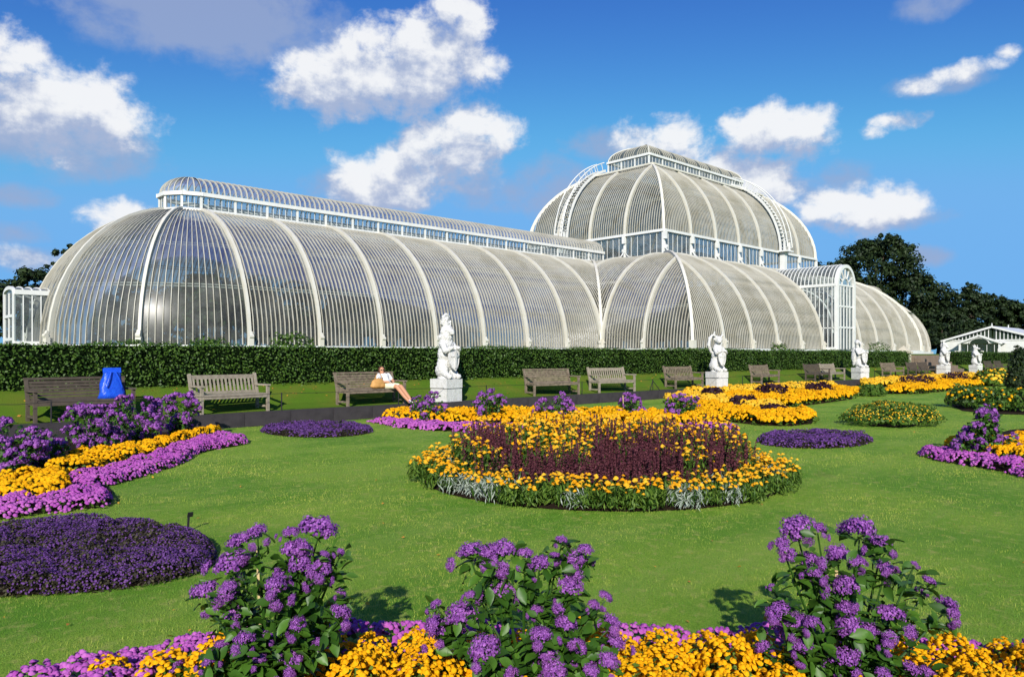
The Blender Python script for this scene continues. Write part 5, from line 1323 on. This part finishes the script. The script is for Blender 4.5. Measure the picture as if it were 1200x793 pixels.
def salvia_proto(seed):
    r = np.random.default_rng(seed); root = empty('salvia')
    for i in range(9):
        a = r.uniform(0, 6.28); q = math.sqrt(r.random())*.15; H = r.uniform(.32, .70); b0 = np.array([q*math.cos(a), q*math.sin(a), .1]); tp = np.array([q*1.5*math.cos(a)+r.normal(0, .02), q*1.5*math.sin(a)+r.normal(0, .02), H])
        n = 64; t = r.uniform(.25, 1, n); d = rand_dirs(n, -.2); P = b0+(tp-b0)*t[:, None]+d*[.020, .020, .02]*(1.15-t)[:, None]*1.5
        V, F = scatter(LEAF_V, LEAF_F, P, frames(d), r.uniform(.018, .036, n)); link('flower_spike', np_mesh('flower_spike', V, F, MAT['salvia'], np.repeat(r.random(n), 4)), root)
    n = 120; a = r.uniform(0, 6.28, n); q = np.sqrt(r.random(n))*.16; P = np.stack([q*np.cos(a), q*np.sin(a), r.uniform(.03, .3, n)], 1)
    V, F = scatter(LEAF_V, LEAF_F, P, frames(np.stack([np.cos(a), np.sin(a), np.full(n, .8)], 1)+r.normal(0, .4, (n, 3))), r.uniform(.04, .075, n))
    link('foliage', np_mesh('foliage', V, F, MAT['leaf_salvia'], np.repeat(r.random(n), 4)), root); return root
mat('leaf_salvia', (.035, .040, .018), (.06, .09, .02), rough=.6, transl=.2)
TALL = [head_plant('tall_marigold', s, .56, .16, 13, .060, 170, 'leaf_bed', .075, .04, True) for s in (31, 32, 33)]
LOW = [head_plant('gazania', s, .26, .15, 10, .050, 190, 'leaf_bed', .070, .028, False) for s in (41, 42, 43)]
SIL = [head_plant('silver_gazania', s, .25, .15, 6, .052, 130, 'leaf_silver', .085, .020, True) for s in (51, 52)]
SAL = [salvia_proto(s) for s in (61, 62, 63)]
seen = set(); rr_ = random.Random(14)
def put(protos, key, r, f, label, cat, group, s=1, sz=1):
    i = rr_.randrange(len(protos)); o = protos[i] if (key, i) not in seen else copy_tree(protos[i]); seen.add((key, i))
    x, y = cam_xy(RC+r, FC+f); o.location = (x, y, .02); o.rotation_euler[2] = rr_.uniform(0, 6.28); o.scale = (s, s, s*sz); tag(o, label, cat, group)
sp = .23
for f in np.arange(-RB, RB, sp):
    for r in np.arange(-RB, RB, sp):
        a, b_ = r+rr_.uniform(-.07, .07), f+rr_.uniform(-.07, .07); q = math.hypot(a, b_)
        if q > 2.6: continue
        side_ = 'facing the benches' if b_ > .7 else 'facing the near marigold bed' if b_ < -.7 else 'facing the violet lobelias' if a > 0 else 'facing the left scroll of heliotropes'
        side_ = side_.replace('left scroll of heliotropes', 'small lobelia cushion')
        if q > 1.98:
            ang = math.atan2(b_, a); 
            silver = rr_.random() < .14+.22*(math.sin(ang*5+.8) > .5)
            if b_ > 1.9: continue
            if silver: put(SIL, 's', a, b_, 'silver leaved gazania in the round bed rim '+side_, 'gazania', 'silver leaved gazanias in the round bed', rr_.uniform(.9, 1.15))
            else: put(LOW, 'l', a, b_, 'low green gazania in the round bed rim '+side_, 'gazania', 'green gazanias in the round bed', rr_.uniform(.9, 1.2))
            continue
        yellow_ = ((b_ > .25+.15*math.sin(a*3) and not (abs(a) > 1.45 and b_ < .8) and not (-.25 < a < .7 and b_ < .55)) or (-1.2 < a < -.4 and b_ > -1.0+.2*math.sin(a*6)) or (.8 < a < 1.35 and b_ > -.3))
        if rr_.random() < (.20 if abs(b_+.3) < .9 else .08): yellow_ = not yellow_
        if yellow_:
            if b_ < -1.1 and rr_.random() < .3: continue
            put(TALL, 't', a, b_, 'tall yellow headed marigold inside the round bed, on the side '+side_, 'marigold', 'tall marigolds in the round bed', rr_.uniform(.9, 1.12), .88+.25*max(0, min(1, (b_+1.4)/1.6)))
        else: put(SAL, 'v', a, b_, 'dark purple spiked salvia inside the round bed, on the side '+side_, 'salvia', 'purple salvias in the round bed', rr_.uniform(.9, 1.15), .74+.36*max(0, min(1, (b_+1.9)/1.8)))

# ---------------------------------------------------------------- small things on the lawn
def stake(u, v, h, label, z=0):
    p = at(u, v, z); fw = FOC*(EYE-z)/(v-HOR); o = empty('plant_label', p); tag(o, label, 'plant label'); hh = h/FOC*fw
    MB().bar((0, 0, -.03), (.01, 0, hh*.8), .018, .012, (1, 0, 0)).build('stake', MAT['iron_dark'], o)
    MB().box((.02, -.01, hh*.8), (.05, .012, .05), rx(25)).build('plate', MAT['iron_dark'], o)
stake(220, 622, 24, 'small dark plant label on stake at the rim of the large violet lobelia')
stake(398, 505, 14, 'small dark plant label beside the small violet lobelia below the benches')
n = 500; xs = rng.uniform(-70, -5, n); yy = rng.choice([-23.25, -23.5, -24.0], n)+rng.normal(0, .2, n); yy = np.clip(yy, -24.5, -23.15); zz = np.interp(yy, [-24.55, -24.1, -23.2], [ZT, ZT+.12, .86])+.012
V, F = scatter(LEAF_V, LEAF_F, np.stack([xs, yy, zz], 1), frames(np.tile([0, -.3, 1.], (n, 1))+rng.normal(0, .3, (n, 3))), rng.uniform(.04, .09, n))
tag(link('fallen_leaves', np_mesh('fallen_leaves', V, F, MAT['fallen'], np.repeat(rng.random(n), 4))), 'scattered fallen yellow and brown leaves on the bank', 'leaves', kind='stuff')
n = 260; ff = rng.uniform(4.4, 22, n); r = rng.uniform(-.75, .75, n)*ff; X, Y = cam_xy(r, ff); k = Y < YK-.1; X, Y = X[k], Y[k]; n = len(X)
V, F = scatter(LEAF_V, LEAF_F, np.stack([X, Y, np.full(n, .018)], 1), frames(np.tile([0, 0, 1.], (n, 1))+rng.normal(0, .35, (n, 3))), rng.uniform(.012, .045, n))
tag(link('lawn_litter', np_mesh('lawn_litter', V, F, MAT['fallen'], np.repeat(rng.random(n), 4))), 'fallen petals and small brown leaves scattered on the lawn', 'leaves', kind='stuff')
Ps = []
for f0, f1, dn in ((3.2, 6, 2600), (6, 9, 1300), (9, 14, 520), (14, 22, 160)):
    A_ = .78*(f1*f1-f0*f0); n = int(A_*dn); ff = np.sqrt(rng.uniform(f0*f0, f1*f1, n)); r = rng.uniform(-.78, .78, n)*ff
    X, Y = cam_xy(r, ff); Ps.append(np.stack([X, Y, np.zeros(n)], 1))
P = np.concatenate(Ps); keep = P[:, 1] < YK-.02
for bd in BEDS:
    lo, hi = bd.min(0), bd.max(0); k = (P[:, 0] > lo[0]) & (P[:, 0] < hi[0]) & (P[:, 1] > lo[1]) & (P[:, 1] < hi[1])
    idx = np.nonzero(k & keep)[0]; keep[idx[in_poly(P[idx, 0], P[idx, 1], bd)]] = False
P = P[keep]; n = len(P)
BL = np.array([(-.09, 0, 0), (.09, 0, 0), (.0, .35, 1.)]); a = rng.uniform(0, 6.28, n); fwd = to_cam(P)[1]
c, s = np.cos(a), np.sin(a); z0 = np.zeros(n); FR = np.stack([np.stack([c, s, z0], 1), np.stack([-s, c, z0], 1), np.tile([0, 0, 1.], (n, 1))], 2)
FR = FR+rng.normal(0, .12, FR.shape)
V, F = scatter(BL, np.array([(0, 1, 2)]), P, FR, rng.uniform(.011, .021, n)*np.clip(fwd/7, 1, 1.6))
patch = .3*vnoise(P[:, 0], P[:, 1]*2, .5, 1)+.25*vnoise(P[:, 0], P[:, 1]*1.5, 1.4, 2)+.25*vnoise(P[:, 0], P[:, 1], 3.6, 3)+.2*vnoise(P[:, 0], P[:, 1], 9.5, 4)
tag(link('grass', np_mesh('grass', V, F, MAT['grass_blade'], np.repeat(np.clip(rng.beta(1.3, 1.6, n)*.7+(patch-.48)*2.8, 0, 1), 3))), 'short mown lawn grass around the beds', 'grass', kind='stuff')
